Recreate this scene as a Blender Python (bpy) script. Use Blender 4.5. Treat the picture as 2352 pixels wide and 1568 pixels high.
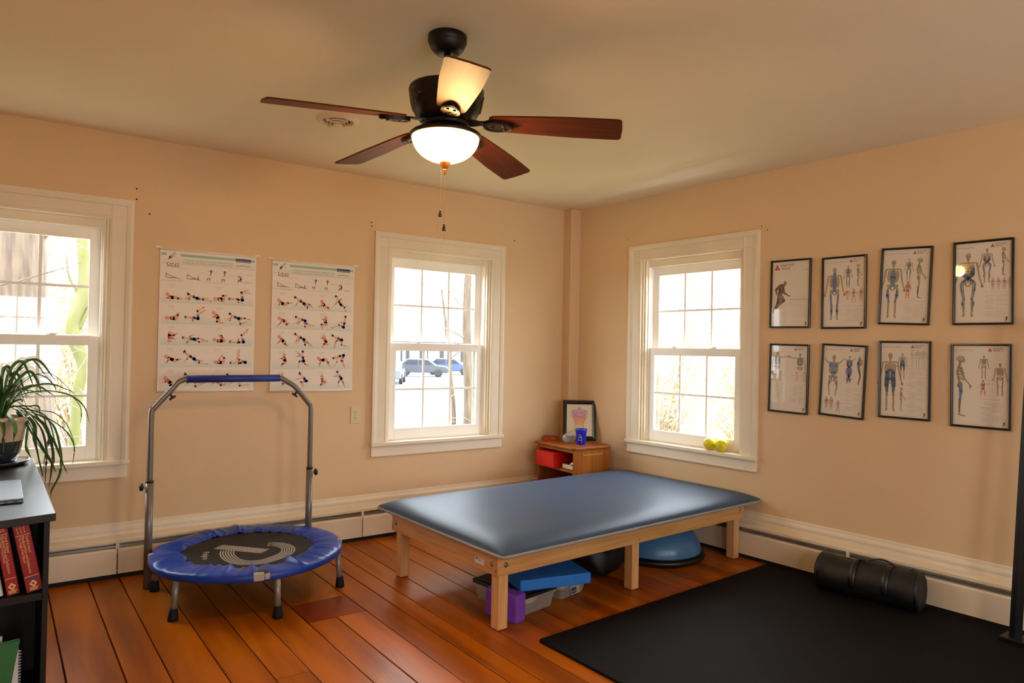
import bpy, bmesh, math, random
from mathutils import Vector, Matrix
R = math.radians
PI = math.pi
random.seed(7)
for o in list(bpy.data.objects): bpy.data.objects.remove(o)
C = bpy.context.scene.collection
sc = bpy.context.scene

# ------------------------------------------------------------------ camera, sky, light, exposure
H = 2.5
cd = bpy.data.cameras.new('camera'); cam = bpy.data.objects.new('camera', cd); C.objects.link(cam)
cd.sensor_width = 36.0; cd.sensor_fit = 'HORIZONTAL'; cd.lens = 36.0 * 1564.186 / 2352; cd.clip_start = 0.05; cd.clip_end = 400
yaw, pitch, roll = 0.612051, 0.0126460, 0.0185914
fw = Vector((math.sin(yaw) * math.cos(pitch), math.cos(yaw) * math.cos(pitch), math.sin(pitch)))
r0 = Vector((math.cos(yaw), -math.sin(yaw), 0)); u0 = r0.cross(fw)
rt = math.cos(roll) * r0 + math.sin(roll) * u0; up = -math.sin(roll) * r0 + math.cos(roll) * u0
M = Matrix((rt, up, -fw)).transposed().to_4x4(); M.translation = (-3.72330, -4.44186, 1.31569)
cam.matrix_world = M; sc.camera = cam

w = bpy.data.worlds.new('sky'); sc.world = w; w.use_nodes = True
bg = w.node_tree.nodes['Background']; bg.inputs['Color'].default_value = (0.88, 0.945, 1.0, 1); bg.inputs['Strength'].default_value = 8.6
sun = bpy.data.lights.new('sun', 'SUN'); sun.energy = 2.5; sun.angle = R(3); sun.color = (1, 0.9, 0.75)
so = bpy.data.objects.new('sun', sun); C.objects.link(so)
so.rotation_euler = Vector((-0.12, 0.8, -0.52)).to_track_quat('-Z', 'Y').to_euler()
sc.view_settings.view_transform = 'Standard'; sc.view_settings.look = 'None'
sc.view_settings.gamma = 1.0; sc.view_settings.use_curve_mapping = False
sc.view_settings.exposure = 0.72
sc.cycles.use_denoising = True
sc.cycles.max_bounces = 10; sc.cycles.diffuse_bounces = 6; sc.cycles.glossy_bounces = 4
sc.cycles.transmission_bounces = 6; sc.cycles.transparent_max_bounces = 16
sc.cycles.caustics_reflective = False; sc.cycles.caustics_refractive = False
sc.cycles.sample_clamp_indirect = 6.0

def portal(name, loc, rz, sx, sz):                                  # helps sampling of daylight through a window opening
    l = bpy.data.lights.new(name, 'AREA'); l.shape = 'RECTANGLE'; l.size = sx; l.size_y = sz; l.cycles.is_portal = True
    o = bpy.data.objects.new(name, l); C.objects.link(o); o.location = loc
    o.rotation_euler = (R(90), 0, rz + PI)
RZ = R(-90) + 0.0718605                                             # heading of the right wall (room corner is 94 degrees)
MR = Matrix.Rotation(RZ, 4, 'Z'); I4 = Matrix.Identity(4)
WX = (-3.818, -1.2465)                                              # window centres on the left wall
WS = 1.2045                                                         # window centre on the right wall, from the corner

# ------------------------------------------------------------------ tagging
def tag(o, label=None, cat=None, group=None, kind=None):
    if label: o['label'] = label
    if cat: o['category'] = cat
    if group: o['group'] = group
    if kind: o['kind'] = kind
    return o
def thing(name, label, cat, loc=(0, 0, 0), rz=0.0, group=None, kind=None):
    o = bpy.data.objects.new(name, None); C.objects.link(o); o.location = loc; o.rotation_euler = (0, 0, rz)
    o.empty_display_size = 0.05
    return tag(o, label, cat, group, kind)
def dup(root, loc, rot, label, group=None):
    r = root.copy(); C.objects.link(r); r.location = loc; r.rotation_euler = rot; r['label'] = label
    if group: r['group'] = group
    for ch in list(root.children):
        c = ch.copy(); C.objects.link(c); c.parent = r
        for g in list(ch.children):
            d = g.copy(); C.objects.link(d); d.parent = c
    return r

# ------------------------------------------------------------------ mesh builder
class MB:
    def __init__(s): s.v = []; s.f = []; s.sm = []
    def add(s, vs, fs, smooth=False, m=None):
        b = len(s.v)
        s.v += [tuple((m @ Vector(p)) if m else p) for p in vs]
        s.f += [tuple(i + b for i in f) for f in fs]; s.sm += [smooth] * len(fs)
        return s
    def box(s, a, b, m=None):
        x0, y0, z0 = a; x1, y1, z1 = b
        vs = [(x0, y0, z0), (x1, y0, z0), (x1, y1, z0), (x0, y1, z0), (x0, y0, z1), (x1, y0, z1), (x1, y1, z1), (x0, y1, z1)]
        return s.add(vs, [(0, 3, 2, 1), (4, 5, 6, 7), (0, 1, 5, 4), (1, 2, 6, 5), (2, 3, 7, 6), (3, 0, 4, 7)], False, m)
    def cbox(s, c, d, m=None):
        return s.box([c[i] - d[i] / 2 for i in range(3)], [c[i] + d[i] / 2 for i in range(3)], m)
    def prism(s, pts, axis, a, b, m=None, smooth=False):            # 2-D outline swept along an axis
        n = len(pts)
        def P(p, t):
            return {'x': (t, p[0], p[1]), 'y': (p[0], t, p[1]), 'z': (p[0], p[1], t)}[axis]
        vs = [P(p, a) for p in pts] + [P(p, b) for p in pts]
        fs = [tuple(range(n))[::-1], tuple(range(n, 2 * n))]
        s.add(vs, fs, False, m); k = len(s.v) - 2 * n
        fs = [(k + i, k + (i + 1) % n, k + n + (i + 1) % n, k + n + i) for i in range(n)]
        s.f += fs; s.sm += [smooth] * n
        return s
    def tube(s, path, r, n=12, caps=True, m=None, smooth=True):
        P = [Vector(p) for p in path]; rr = r if isinstance(r, (list, tuple)) else [r] * len(P)
        T = [(P[min(i + 1, len(P) - 1)] - P[max(i - 1, 0)]).normalized() for i in range(len(P))]
        a = Vector((0, 0, 1)) if abs(T[0].z) < 0.9 else Vector((1, 0, 0))
        N = (a - T[0] * a.dot(T[0])).normalized(); vs = []
        for i, p in enumerate(P):
            N = (N - T[i] * N.dot(T[i])).normalized(); B = T[i].cross(N)
            vs += [tuple(p + rr[i] * (math.cos(2 * PI * k / n) * N + math.sin(2 * PI * k / n) * B)) for k in range(n)]
        fs = [(i * n + k, i * n + (k + 1) % n, (i + 1) * n + (k + 1) % n, (i + 1) * n + k) for i in range(len(P) - 1) for k in range(n)]
        s.add(vs, fs, smooth, m)
        if caps:
            b = len(s.v) - len(vs)
            s.f += [tuple(b + k for k in range(n))[::-1], tuple(b + (len(P) - 1) * n + k for k in range(n))]; s.sm += [False, False]
        return s
    def lathe(s, prof, n=32, m=None, smooth=True, cap0=True, cap1=True, wob=None):   # profile of (radius, z)
        vs = []
        for r, z in prof:
            for k in range(n):
                a = 2 * PI * k / n; q = r * (wob(a, z) if wob else 1)
                vs.append((q * math.cos(a), q * math.sin(a), z))
        fs = [(i * n + k, i * n + (k + 1) % n, (i + 1) * n + (k + 1) % n, (i + 1) * n + k) for i in range(len(prof) - 1) for k in range(n)]
        s.add(vs, fs, smooth, m); b = len(s.v) - len(vs)
        if cap0: s.f.append(tuple(b + k for k in range(n))[::-1]); s.sm.append(False)
        if cap1: s.f.append(tuple(b + (len(prof) - 1) * n + k for k in range(n))); s.sm.append(False)
        return s
    def ball(s, c, r, n=20, k=12, m=None, sc_=(1, 1, 1)):
        vs = []; fs = []
        for i in range(k + 1):
            t = PI * i / k
            for j in range(n):
                a = 2 * PI * j / n
                vs.append((c[0] + sc_[0] * r * math.sin(t) * math.cos(a), c[1] + sc_[1] * r * math.sin(t) * math.sin(a), c[2] + sc_[2] * r * math.cos(t)))
        for i in range(k):
            for j in range(n):
                fs.append((i * n + j, (i + 1) * n + j, (i + 1) * n + (j + 1) % n, i * n + (j + 1) % n))
        return s.add(vs, fs, True, m)
    def grid(s, fn, nu, nv, m=None, smooth=True, wrap=False):
        vs = [fn(i / nu, j / nv) for i in range(nu + 1) for j in range(nv + 1)]
        fs = [(i * (nv + 1) + j, (i + 1) * (nv + 1) + j, (i + 1) * (nv + 1) + j + 1, i * (nv + 1) + j + 1) for i in range(nu) for j in range(nv)]
        return s.add(vs, fs, smooth, m)
    def mesh(s, name, mat):
        me = bpy.data.meshes.new(name); me.from_pydata(s.v, [], s.f); me.validate(); me.update()
        bm = bmesh.new(); bm.from_mesh(me)
        bmesh.ops.remove_doubles(bm, verts=bm.verts, dist=1e-6)
        bmesh.ops.recalc_face_normals(bm, faces=bm.faces); bm.to_mesh(me); bm.free()
        sm = s.sm if len(s.sm) == len(me.polygons) else None
        if sm: me.polygons.foreach_set('use_smooth', sm)
        if mat: me.materials.append(mat)
        return me
    def build(s, name, mat, parent=None, bevel=0.0, seg=2, m=None, kind=None, subsurf=0, solid=0.0, label=None):
        o = bpy.data.objects.new(name, s.mesh(name, mat)); C.objects.link(o)
        if m: o.matrix_world = m
        if parent: o.parent = parent
        if solid: q = o.modifiers.new('thick', 'SOLIDIFY'); q.thickness = solid; q.offset = 0
        if bevel:
            q = o.modifiers.new('bevel', 'BEVEL'); q.width = bevel; q.segments = seg; q.limit_method = 'ANGLE'; q.angle_limit = R(40)
            q.harden_normals = False
        if subsurf: q = o.modifiers.new('sub', 'SUBSURF'); q.levels = subsurf; q.render_levels = subsurf
        if kind: o['kind'] = kind
        if label: o['label'] = label
        return o
def link(name, me, parent=None, loc=(0, 0, 0), rot=(0, 0, 0)):
    o = bpy.data.objects.new(name, me); C.objects.link(o); o.location = loc; o.rotation_euler = rot
    if parent: o.parent = parent
    return o
def arc(c, r, a0, a1, n):
    return [(c[0] + r * math.cos(a0 + (a1 - a0) * i / n), c[1] + r * math.sin(a0 + (a1 - a0) * i / n)) for i in range(n + 1)]
def rrect(x0, y0, x1, y1, r, n=4):
    return arc((x1 - r, y1 - r), r, 0, PI / 2, n) + arc((x0 + r, y1 - r), r, PI / 2, PI, n) + arc((x0 + r, y0 + r), r, PI, 1.5 * PI, n) + arc((x1 - r, y0 + r), r, 1.5 * PI, 2 * PI, n)
def spline(pts, n):                                                 # Catmull-Rom through points
    P = [Vector(p) for p in pts]; P = [2 * P[0] - P[1]] + P + [2 * P[-1] - P[-2]]; out = []
    for i in range(1, len(P) - 2):
        for k in range(n):
            t = k / n; a, b, c, d = P[i - 1:i + 3]
            out.append(0.5 * ((2 * b) + (c - a) * t + (2 * a - 5 * b + 4 * c - d) * t * t + (3 * b - a - 3 * c + d) * t ** 3))
    return out + [P[-2]]

# ------------------------------------------------------------------ materials (all procedural)
def lin(c): return tuple((x / 12.92 if x <= 0.04045 else ((x + 0.055) / 1.055) ** 2.4) for x in [v / 255 for v in c])
def mat(name, rgb, rough=0.5, metal=0.0, var=0.06, scale=8.0, stretch=(1, 1, 1), bump=0.0, bscale=60.0, spec=0.5, coat=0.0, rgb2=None, objvar=0.0, crough=0.15, detail=4.0, trans=0.0, coords='Object', thr=(0.3, 0.7), tint=None):
    m = bpy.data.materials.new(name); m.use_nodes = True; nt = m.node_tree; b = nt.nodes['Principled BSDF']
    L = nt.links.new
    tc = nt.nodes.new('ShaderNodeTexCoord'); mp = nt.nodes.new('ShaderNodeMapping'); mp.inputs['Scale'].default_value = stretch
    L(tc.outputs[coords], mp.inputs['Vector'])
    vec = mp.outputs['Vector']
    if objvar:
        oi = nt.nodes.new('ShaderNodeObjectInfo'); ad = nt.nodes.new('ShaderNodeVectorMath'); ad.operation = 'ADD'
        ml = nt.nodes.new('ShaderNodeMath'); ml.operation = 'MULTIPLY'; ml.inputs[1].default_value = 37.0
        L(oi.outputs['Random'], ml.inputs[0]); L(vec, ad.inputs[0]); L(ml.outputs[0], ad.inputs[1]); vec = ad.outputs[0]
    nz = nt.nodes.new('ShaderNodeTexNoise'); nz.inputs['Scale'].default_value = scale; nz.inputs['Detail'].default_value = detail
    L(vec, nz.inputs['Vector'])
    rp = nt.nodes.new('ShaderNodeValToRGB'); a = lin(rgb)
    c2 = lin(rgb2) if rgb2 else tuple(x * (1 - 2 * var) for x in a)
    c1 = a if rgb2 else tuple(min(1, x * (1 + var)) for x in a)
    rp.color_ramp.elements[0].position = thr[0]; rp.color_ramp.elements[1].position = thr[1]
    rp.color_ramp.elements[0].color = (*c2, 1); rp.color_ramp.elements[1].color = (*c1, 1)
    L(nz.outputs['Fac'], rp.inputs['Fac']); col = rp.outputs['Color']
    if objvar:
        hs = nt.nodes.new('ShaderNodeHueSaturation'); mr = nt.nodes.new('ShaderNodeMapRange')
        mr.inputs['To Min'].default_value = 1 - objvar; mr.inputs['To Max'].default_value = 1 + objvar
        L(oi.outputs['Random'], mr.inputs['Value']); L(mr.outputs[0], hs.inputs['Value']); L(col, hs.inputs['Color']); col = hs.outputs['Color']
    L(col, b.inputs['Base Color'])
    b.inputs['Roughness'].default_value = rough; b.inputs['Metallic'].default_value = metal
    b.inputs['Specular IOR Level'].default_value = spec; b.inputs['Coat Weight'].default_value = coat; b.inputs['Coat Roughness'].default_value = crough
    b.inputs['Transmission Weight'].default_value = trans
    if tint: b.inputs['Specular Tint'].default_value = (*tint, 1)
    if bump:
        n2 = nt.nodes.new('ShaderNodeTexNoise'); n2.inputs['Scale'].default_value = bscale; n2.inputs['Detail'].default_value = 3
        L(vec, n2.inputs['Vector']); bp = nt.nodes.new('ShaderNodeBump'); bp.inputs['Strength'].default_value = bump; bp.inputs['Distance'].default_value = 0.01
        L(n2.outputs['Fac'], bp.inputs['Height']); L(bp.outputs['Normal'], b.inputs['Normal'])
    return m
def glassy(name, tint=(1, 1, 1), rough=0.02, refl=0.06, diff=0.0, dcol=(1, 1, 1)):   # thin clear sheet: see-through plus a reflection
    m = bpy.data.materials.new(name); m.use_nodes = True; nt = m.node_tree; nt.nodes.clear(); L = nt.links.new
    out = nt.nodes.new('ShaderNodeOutputMaterial'); tr = nt.nodes.new('ShaderNodeBsdfTransparent'); tr.inputs['Color'].default_value = (*tint, 1)
    gl = nt.nodes.new('ShaderNodeBsdfGlossy'); gl.inputs['Roughness'].default_value = rough
    lw = nt.nodes.new('ShaderNodeLayerWeight'); lw.inputs['Blend'].default_value = 0.5
    pw = nt.nodes.new('ShaderNodeMath'); pw.operation = 'POWER'; pw.inputs[1].default_value = 5.0; L(lw.outputs['Facing'], pw.inputs[0])
    fr = nt.nodes.new('ShaderNodeMath'); fr.operation = 'MULTIPLY_ADD'; fr.inputs[1].default_value = 0.9; fr.inputs[2].default_value = refl; L(pw.outputs[0], fr.inputs[0])
    mx = nt.nodes.new('ShaderNodeMixShader'); L(fr.outputs[0], mx.inputs[0]); L(tr.outputs[0], mx.inputs[1]); L(gl.outputs[0], mx.inputs[2])
    last = mx.outputs[0]
    if diff:
        d = nt.nodes.new('ShaderNodeBsdfDiffuse'); nz = nt.nodes.new('ShaderNodeTexNoise'); nz.inputs['Scale'].default_value = 6
        d.inputs['Color'].default_value = (*dcol, 1)
        t2 = nt.nodes.new('ShaderNodeBsdfTranslucent'); t2.inputs['Color'].default_value = (*dcol, 1)
        md = nt.nodes.new('ShaderNodeMixShader'); L(d.outputs[0], md.inputs[1]); L(t2.outputs[0], md.inputs[2])
        mr = nt.nodes.new('ShaderNodeMapRange'); mr.inputs['To Min'].default_value = diff * 0.85; mr.inputs['To Max'].default_value = min(1, diff * 1.15)
        L(nz.outputs['Fac'], mr.inputs['Value'])
        m2 = nt.nodes.new('ShaderNodeMixShader'); L(mr.outputs[0], m2.inputs[0]); L(last, m2.inputs[1]); L(md.outputs[0], m2.inputs[2]); last = m2.outputs[0]
    L(last, out.inputs['Surface'])
    return m

mWall = mat('wall_paint', (224, 192, 150), 0.6, var=0.02, scale=1.2, bump=0.06, bscale=45, spec=0.3)
mCeil = mat('ceiling_paint', (236, 224, 196), 0.8, var=0.025, scale=1.0, bump=0.08, bscale=30, spec=0.2)
mTrim = mat('cream_trim_paint', (236, 222, 196), 0.4, var=0.03, scale=3, bump=0.04, bscale=25, spec=0.4)
mVinyl = mat('white_vinyl', (250, 245, 236), 0.35, var=0.015, scale=4, spec=0.4)
mHeat = mat('cream_enamel', (232, 214, 184), 0.45, var=0.02, scale=2.5, spec=0.4)
mFin = mat('aluminium_damper', (150, 145, 135), 0.4, metal=0.8, var=0.08, scale=20)
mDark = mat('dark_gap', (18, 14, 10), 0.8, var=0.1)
mBlack = mat('black_plastic', (14, 13, 13), 0.4, var=0.1)
mRubber = mat('black_rubber', (17, 17, 18), 0.7, var=0.1, bump=0.1, bscale=120, spec=0.3)
mPlank = mat('pine_plank', (184, 98, 8), 0.32, scale=1.6, stretch=(5, 0.55, 1), rgb2=(120, 52, 2), objvar=0.13, spec=0.2, tint=(1.0, 0.5, 0.12), bump=0.04, bscale=26, detail=6, thr=(0.28, 0.62))
mPlankRed = mat('red_stained_plank', (150, 58, 8), 0.28, scale=2.0, stretch=(4, 0.6, 1), rgb2=(108, 34, 4), spec=0.3, tint=(1.0, 0.5, 0.2), detail=6)
mMaple = mat('maple_wood', (222, 168, 104), 0.4, scale=3.0, stretch=(1, 14, 14), rgb2=(196, 138, 76), coat=0.15, detail=5)
mMapleLeg = mat('maple_leg_wood', (226, 176, 116), 0.4, scale=3.0, stretch=(14, 14, 1), rgb2=(204, 148, 90), coat=0.15, detail=5)
mVinylBlue = mat('slate_blue_vinyl', (70, 86, 108), 0.44, var=0.04, scale=3, bump=0.02, bscale=9, spec=0.12, tint=(0.5, 0.7, 1.0))
mWelt = mat('grey_vinyl_edge', (150, 146, 138), 0.45, var=0.05)
mBoltM = mat('zinc_bolt', (170, 168, 160), 0.3, metal=0.9, var=0.1, scale=40)
mTubeU = mat('grey_powder_tube', (120, 112, 102), 0.32, metal=0.35, var=0.05, scale=6)
mTubeL = mat('light_grey_tube', (140, 136, 130), 0.35, metal=0.3, var=0.05, scale=6)
mSkirt = mat('blue_nylon', (14, 60, 158), 0.36, var=0.12, scale=5, spec=0.5)
mTrampMat = mat('woven_black_mat', (30, 25, 22), 0.7, var=0.1, scale=60, bump=0.05, bscale=300, spec=0.3)
mGrip = mat('blue_foam_grip', (22, 48, 138), 0.55, var=0.08, scale=20, bump=0.05, bscale=200)
mClip = mat('grey_clip_plastic', (176, 170, 158), 0.4, var=0.06, scale=20)
mPrintWhite = mat('silver_ink', (190, 184, 174), 0.6, var=0.02)
mBronze = mat('oiled_bronze', (44, 32, 24), 0.42, metal=0.55, var=0.25, scale=14, rgb2=(26, 19, 14), bump=0.1, bscale=40)
mBronzeHi = mat('rubbed_bronze_ornament', (104, 84, 62), 0.4, metal=0.6, var=0.3, scale=30)
mBladeW = mat('cherry_blade_veneer', (96, 40, 14), 0.55, scale=3.0, stretch=(1, 16, 1), rgb2=(70, 27, 10), spec=0.22, tint=(1.0, 0.5, 0.15), detail=5)
mFob = mat('dark_amber_fob', (58, 40, 20), 0.25, var=0.2, scale=30)
mChain = mat('brass_chain', (96, 74, 46), 0.45, metal=0.5, var=0.1)
mFinial = mat('antique_copper_finial', (150, 92, 46), 0.35, metal=0.6, var=0.25, scale=40)
mVent = mat('white_vent_metal', (226, 206, 176), 0.5, var=0.03)
mPaper = mat('poster_paper', (238, 226, 208), 0.45, var=0.012, scale=2, spec=0.35)
mRail = mat('white_plastic_rail', (240, 228, 210), 0.35, var=0.02)
mFrame = mat('black_lacquer_frame', (12, 9, 8), 0.25, var=0.15, scale=20, spec=0.6)
mSheet = mat('print_sheet', (232, 220, 200), 0.5, var=0.012, scale=2)
mPicGlass = glassy('picture_glass', refl=0.035)
mGlass = glassy('window_glass', tint=(0.97, 0.985, 0.98))
mDesk = mat('dark_desk_laminate', (32, 27, 25), 0.36, scale=4, stretch=(12, 1, 1), rgb2=(22, 18, 17), spec=0.4)
mDeskIn = mat('espresso_panel', (30, 20, 14), 0.5, scale=4, stretch=(10, 10, 1), rgb2=(19, 13, 9), spec=0.3)
mAlu = mat('silver_aluminium', (122, 124, 128), 0.42, metal=0.6, var=0.03, scale=30)
mPotTop = mat('cream_glaze', (196, 176, 146), 0.2, var=0.1, scale=6, coat=0.5)
mPotLow = mat('dark_blue_glaze', (24, 34, 48), 0.15, scale=7, rgb2=(60, 66, 52), coat=0.6)
mSoil = mat('potting_soil', (40, 28, 20), 0.9, var=0.4, scale=60, bump=0.5)
mLeaf = mat('spider_leaf', (74, 112, 40), 0.42, scale=6, rgb2=(46, 84, 26), objvar=0.22, spec=0.45)
mLeafDry = mat('browning_leaf', (112, 92, 44), 0.5, scale=6, rgb2=(78, 74, 30), objvar=0.15)
mBookRed = mat('red_cloth_cover', (150, 14, 12), 0.4, var=0.06, scale=20)
mBookWhite = mat('white_cover', (226, 222, 214), 0.45, var=0.03)
mPages = mat('book_pages', (220, 204, 170), 0.8, var=0.1, scale=90, stretch=(1, 1, 1))
mGold = mat('gold_lettering', (226, 176, 96), 0.45, var=0.05)
mBookBlue = mat('blue_ink_band', (40, 50, 110), 0.5, var=0.05)
mGreen = mat('green_folder_card', (36, 104, 40), 0.5, var=0.05)
mWire = mat('white_wire_coil', (220, 220, 216), 0.4, var=0.03)
mOak = mat('honey_oak', (164, 94, 28), 0.42, scale=3, stretch=(10, 10, 1), rgb2=(130, 68, 14), spec=0.3, detail=5)
mRedBox = mat('red_painted_box', (206, 22, 12), 0.4, var=0.05)
mCupBlue = mat('royal_blue_plastic', (22, 42, 190), 0.35, var=0.04)
mCupClear = glassy('frosted_plastic', tint=(0.95, 0.95, 0.95), rough=0.2, diff=0.42, dcol=(0.75, 0.72, 0.68))
mOrange = glassy('orange_lens', tint=(1, 0.34, 0.06), diff=0.35, dcol=(0.85, 0.22, 0.04))
mYellow = mat('yellow_rubber', (222, 208, 24), 0.3, var=0.05, scale=10)
mBosu = mat('sky_blue_vinyl_dome', (70, 116, 156), 0.3, var=0.04, scale=4, spec=0.5)
mFoam = mat('blue_foam', (30, 116, 206), 0.6, var=0.04, scale=30, bump=0.05, bscale=200)
mPurple = mat('purple_foam', (122, 62, 172), 0.6, var=0.05, scale=30, bump=0.05, bscale=200)
mTub = glassy('milky_tub_plastic', tint=(0.92, 0.9, 0.86), rough=0.25, diff=0.4, dcol=(0.85, 0.8, 0.72))
mTubIn = mat('pale_cloth_in_tub', (226, 214, 186), 0.8, var=0.1, scale=12)
mBag = mat('black_nylon', (15, 15, 16), 0.55, var=0.2, scale=25, bump=0.15, bscale=40)
mMatRubber = mat('black_floor_mat', (15, 14, 13), 0.75, var=0.12, scale=3, bump=0.06, bscale=180, spec=0.12)
mIvory = mat('ivory_plate', (222, 200, 160), 0.4, var=0.02)
mSteelBlk = mat('black_powder_steel', (12, 12, 12), 0.4, metal=0.3, var=0.1)
mSticker = mat('white_sticker', (226, 220, 214), 0.5, var=0.02)
mNavy = mat('navy_ink', (36, 40, 120), 0.5, var=0.02)
# ------------------------------------------------------------------ flat printing: coloured shapes in one sheet mesh
def ink_mat(name, rough=0.5):
    m = bpy.data.materials.new(name); m.use_nodes = True; nt = m.node_tree; b = nt.nodes['Principled BSDF']
    vc = nt.nodes.new('ShaderNodeVertexColor'); vc.layer_name = 'Ink'; b.inputs['Roughness'].default_value = rough
    nz = nt.nodes.new('ShaderNodeTexNoise'); nz.inputs['Scale'].default_value = 200
    mr = nt.nodes.new('ShaderNodeMapRange'); mr.inputs['To Min'].default_value = 0.94; mr.inputs['To Max'].default_value = 1.04
    mx = nt.nodes.new('ShaderNodeVectorMath'); mx.operation = 'SCALE'
    nt.links.new(nz.outputs['Fac'], mr.inputs['Value']); nt.links.new(mr.outputs[0], mx.inputs['Scale'])
    nt.links.new(vc.outputs['Color'], mx.inputs[0]); nt.links.new(mx.outputs[0], b.inputs['Base Color'])
    return m
mInk = ink_mat('printed_ink')
_tc = {}
def text_geo(s):
    if s in _tc: return _tc[s]
    cu = bpy.data.curves.new('t', 'FONT'); cu.body = s; cu.size = 1; cu.resolution_u = 2
    o = bpy.data.objects.new('t', cu); C.objects.link(o)
    bpy.context.view_layer.update()
    ev = o.evaluated_get(bpy.context.evaluated_depsgraph_get()); me = ev.to_mesh()
    g = ([(v.co.x, v.co.y) for v in me.vertices], [tuple(p.vertices) for p in me.polygons])
    ev.to_mesh_clear(); bpy.data.objects.remove(o); bpy.data.curves.remove(cu)
    xs = [p[0] for p in g[0]] or [0, 1]
    g = (g[0], g[1], min(xs), max(xs)); _tc[s] = g
    return g
class Ink:                                                          # x right, y up on the sheet; layers sit 0.12 mm apart
    def __init__(s, step=0.00012): s.v = []; s.f = []; s.c = []; s.step = step
    def poly(s, pts, col, lay=1):
        b = len(s.v); s.v += [(p[0], -lay * s.step, p[1]) for p in pts]
        s.f.append(tuple(range(b, b + len(pts)))); s.c.append(lin(col))
    def rect(s, x0, y0, x1, y1, col, lay=1): s.poly([(x0, y0), (x1, y0), (x1, y1), (x0, y1)], col, lay)
    def ell(s, c, rx, ry, col, lay=1, ang=0.0, n=12):
        ca, sa = math.cos(ang), math.sin(ang)
        s.poly([(c[0] + rx * math.cos(t) * ca - ry * math.sin(t) * sa, c[1] + rx * math.cos(t) * sa + ry * math.sin(t) * ca) for t in [2 * PI * k / n for k in range(n)]], col, lay)
    def stroke(s, pts, r, col, lay=1, n=6):                         # tapering rounded limb through points; r one radius or a list
        rr = r if isinstance(r, (list, tuple)) else [r] * len(pts)
        for i in range(len(pts) - 1):
            a = Vector(pts[i]); b = Vector(pts[i + 1]); d = b - a
            if d.length < 1e-6: continue
            t = math.atan2(d.y, d.x)
            s.poly([(a.x + rr[i] * math.cos(t + PI / 2 + PI * k / n), a.y + rr[i] * math.sin(t + PI / 2 + PI * k / n)) for k in range(n + 1)] +
                   [(b.x + rr[i + 1] * math.cos(t - PI / 2 + PI * k / n), b.y + rr[i + 1] * math.sin(t - PI / 2 + PI * k / n)) for k in range(n + 1)], col, lay)
    def text(s, t, x, y, size, col, lay=1, wid=None, right=False, ang=0.0):
        vs, fs, x0, x1 = text_geo(t); k = size; kx = size if wid is None else wid / max(1e-6, x1 - x0)
        ox = x - (x1 * kx if right else x0 * kx); b = len(s.v); ca, sa = math.cos(ang), math.sin(ang)
        for p in vs:
            px, py = (ox - x + p[0] * kx), p[1] * k
            s.v.append((x + px * ca - py * sa, -lay * s.step, y + px * sa + py * ca))
        s.f += [tuple(i + b for i in f) for f in fs]; s.c += [lin(col)] * len(fs)
    def build(s, name, parent, m=None, mat_=None):
        me = bpy.data.meshes.new(name); me.from_pydata(s.v, [], s.f); me.update()
        at = me.color_attributes.new('Ink', 'FLOAT_COLOR', 'CORNER'); arr = []
        for p in me.polygons: arr += [*s.c[p.index], 1.0] * p.loop_total
        at.data.foreach_set('color', arr); me.materials.append(mat_ or mInk)
        o = bpy.data.objects.new(name, me); C.objects.link(o)
        if m: o.matrix_world = m
        if parent: o.parent = parent
        return o

# ------------------------------------------------------------------ the room: floor of wide boards, walls, ceiling
def holed_wall(name, x0, x1, holes, rz):                            # wall face at y = 0, body behind it; x along the wall
    b = MB(); t = 0.16; cur = x0
    for hx0, hx1, hz0, hz1 in sorted(holes):
        b.box((cur, 0, -0.1), (hx0, t, H)); b.box((hx0, 0, -0.1), (hx1, t, hz0)); b.box((hx0, 0, hz1), (hx1, t, H)); cur = hx1
    b.box((cur, 0, -0.1), (x1, t, H))
    o = b.build(name, mWall, kind='structure'); o.rotation_euler.z = rz
    return o
hole = lambda c: (c - 0.43, c + 0.43, 0.63, 2.015)
holed_wall('wall_left', -5.3, 0.05, [hole(WX[0]), hole(WX[1])], 0)
holed_wall('wall_right', -0.0, 6.35, [hole(WS)], RZ)
wl = holed_wall('wall_side', 0, 6.3, [], R(90)); wl.location = (-5.3, -6.3, 0)
wr = holed_wall('wall_rear', -0.65, 5.3, [hole(0.6), hole(2.2), hole(3.8)], R(180)); wr.location = (0, -6.3, 0)  # unseen wall; its three openings are added to let in fill daylight
cl = MB().box((-5.46, -6.46, H), (0.75, 0.16, H + 0.12)).build('ceiling', mCeil, kind='structure')
fl = MB().box((-5.46, -6.46, -0.14), (0.75, 0.16, -0.022)).build('floor', mDark, kind='structure')
post = MB().box((-0.092, -0.1, 0), (0.02, 0.02, H)).build('trim_1', mWall, bevel=0.008, kind='structure')

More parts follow.
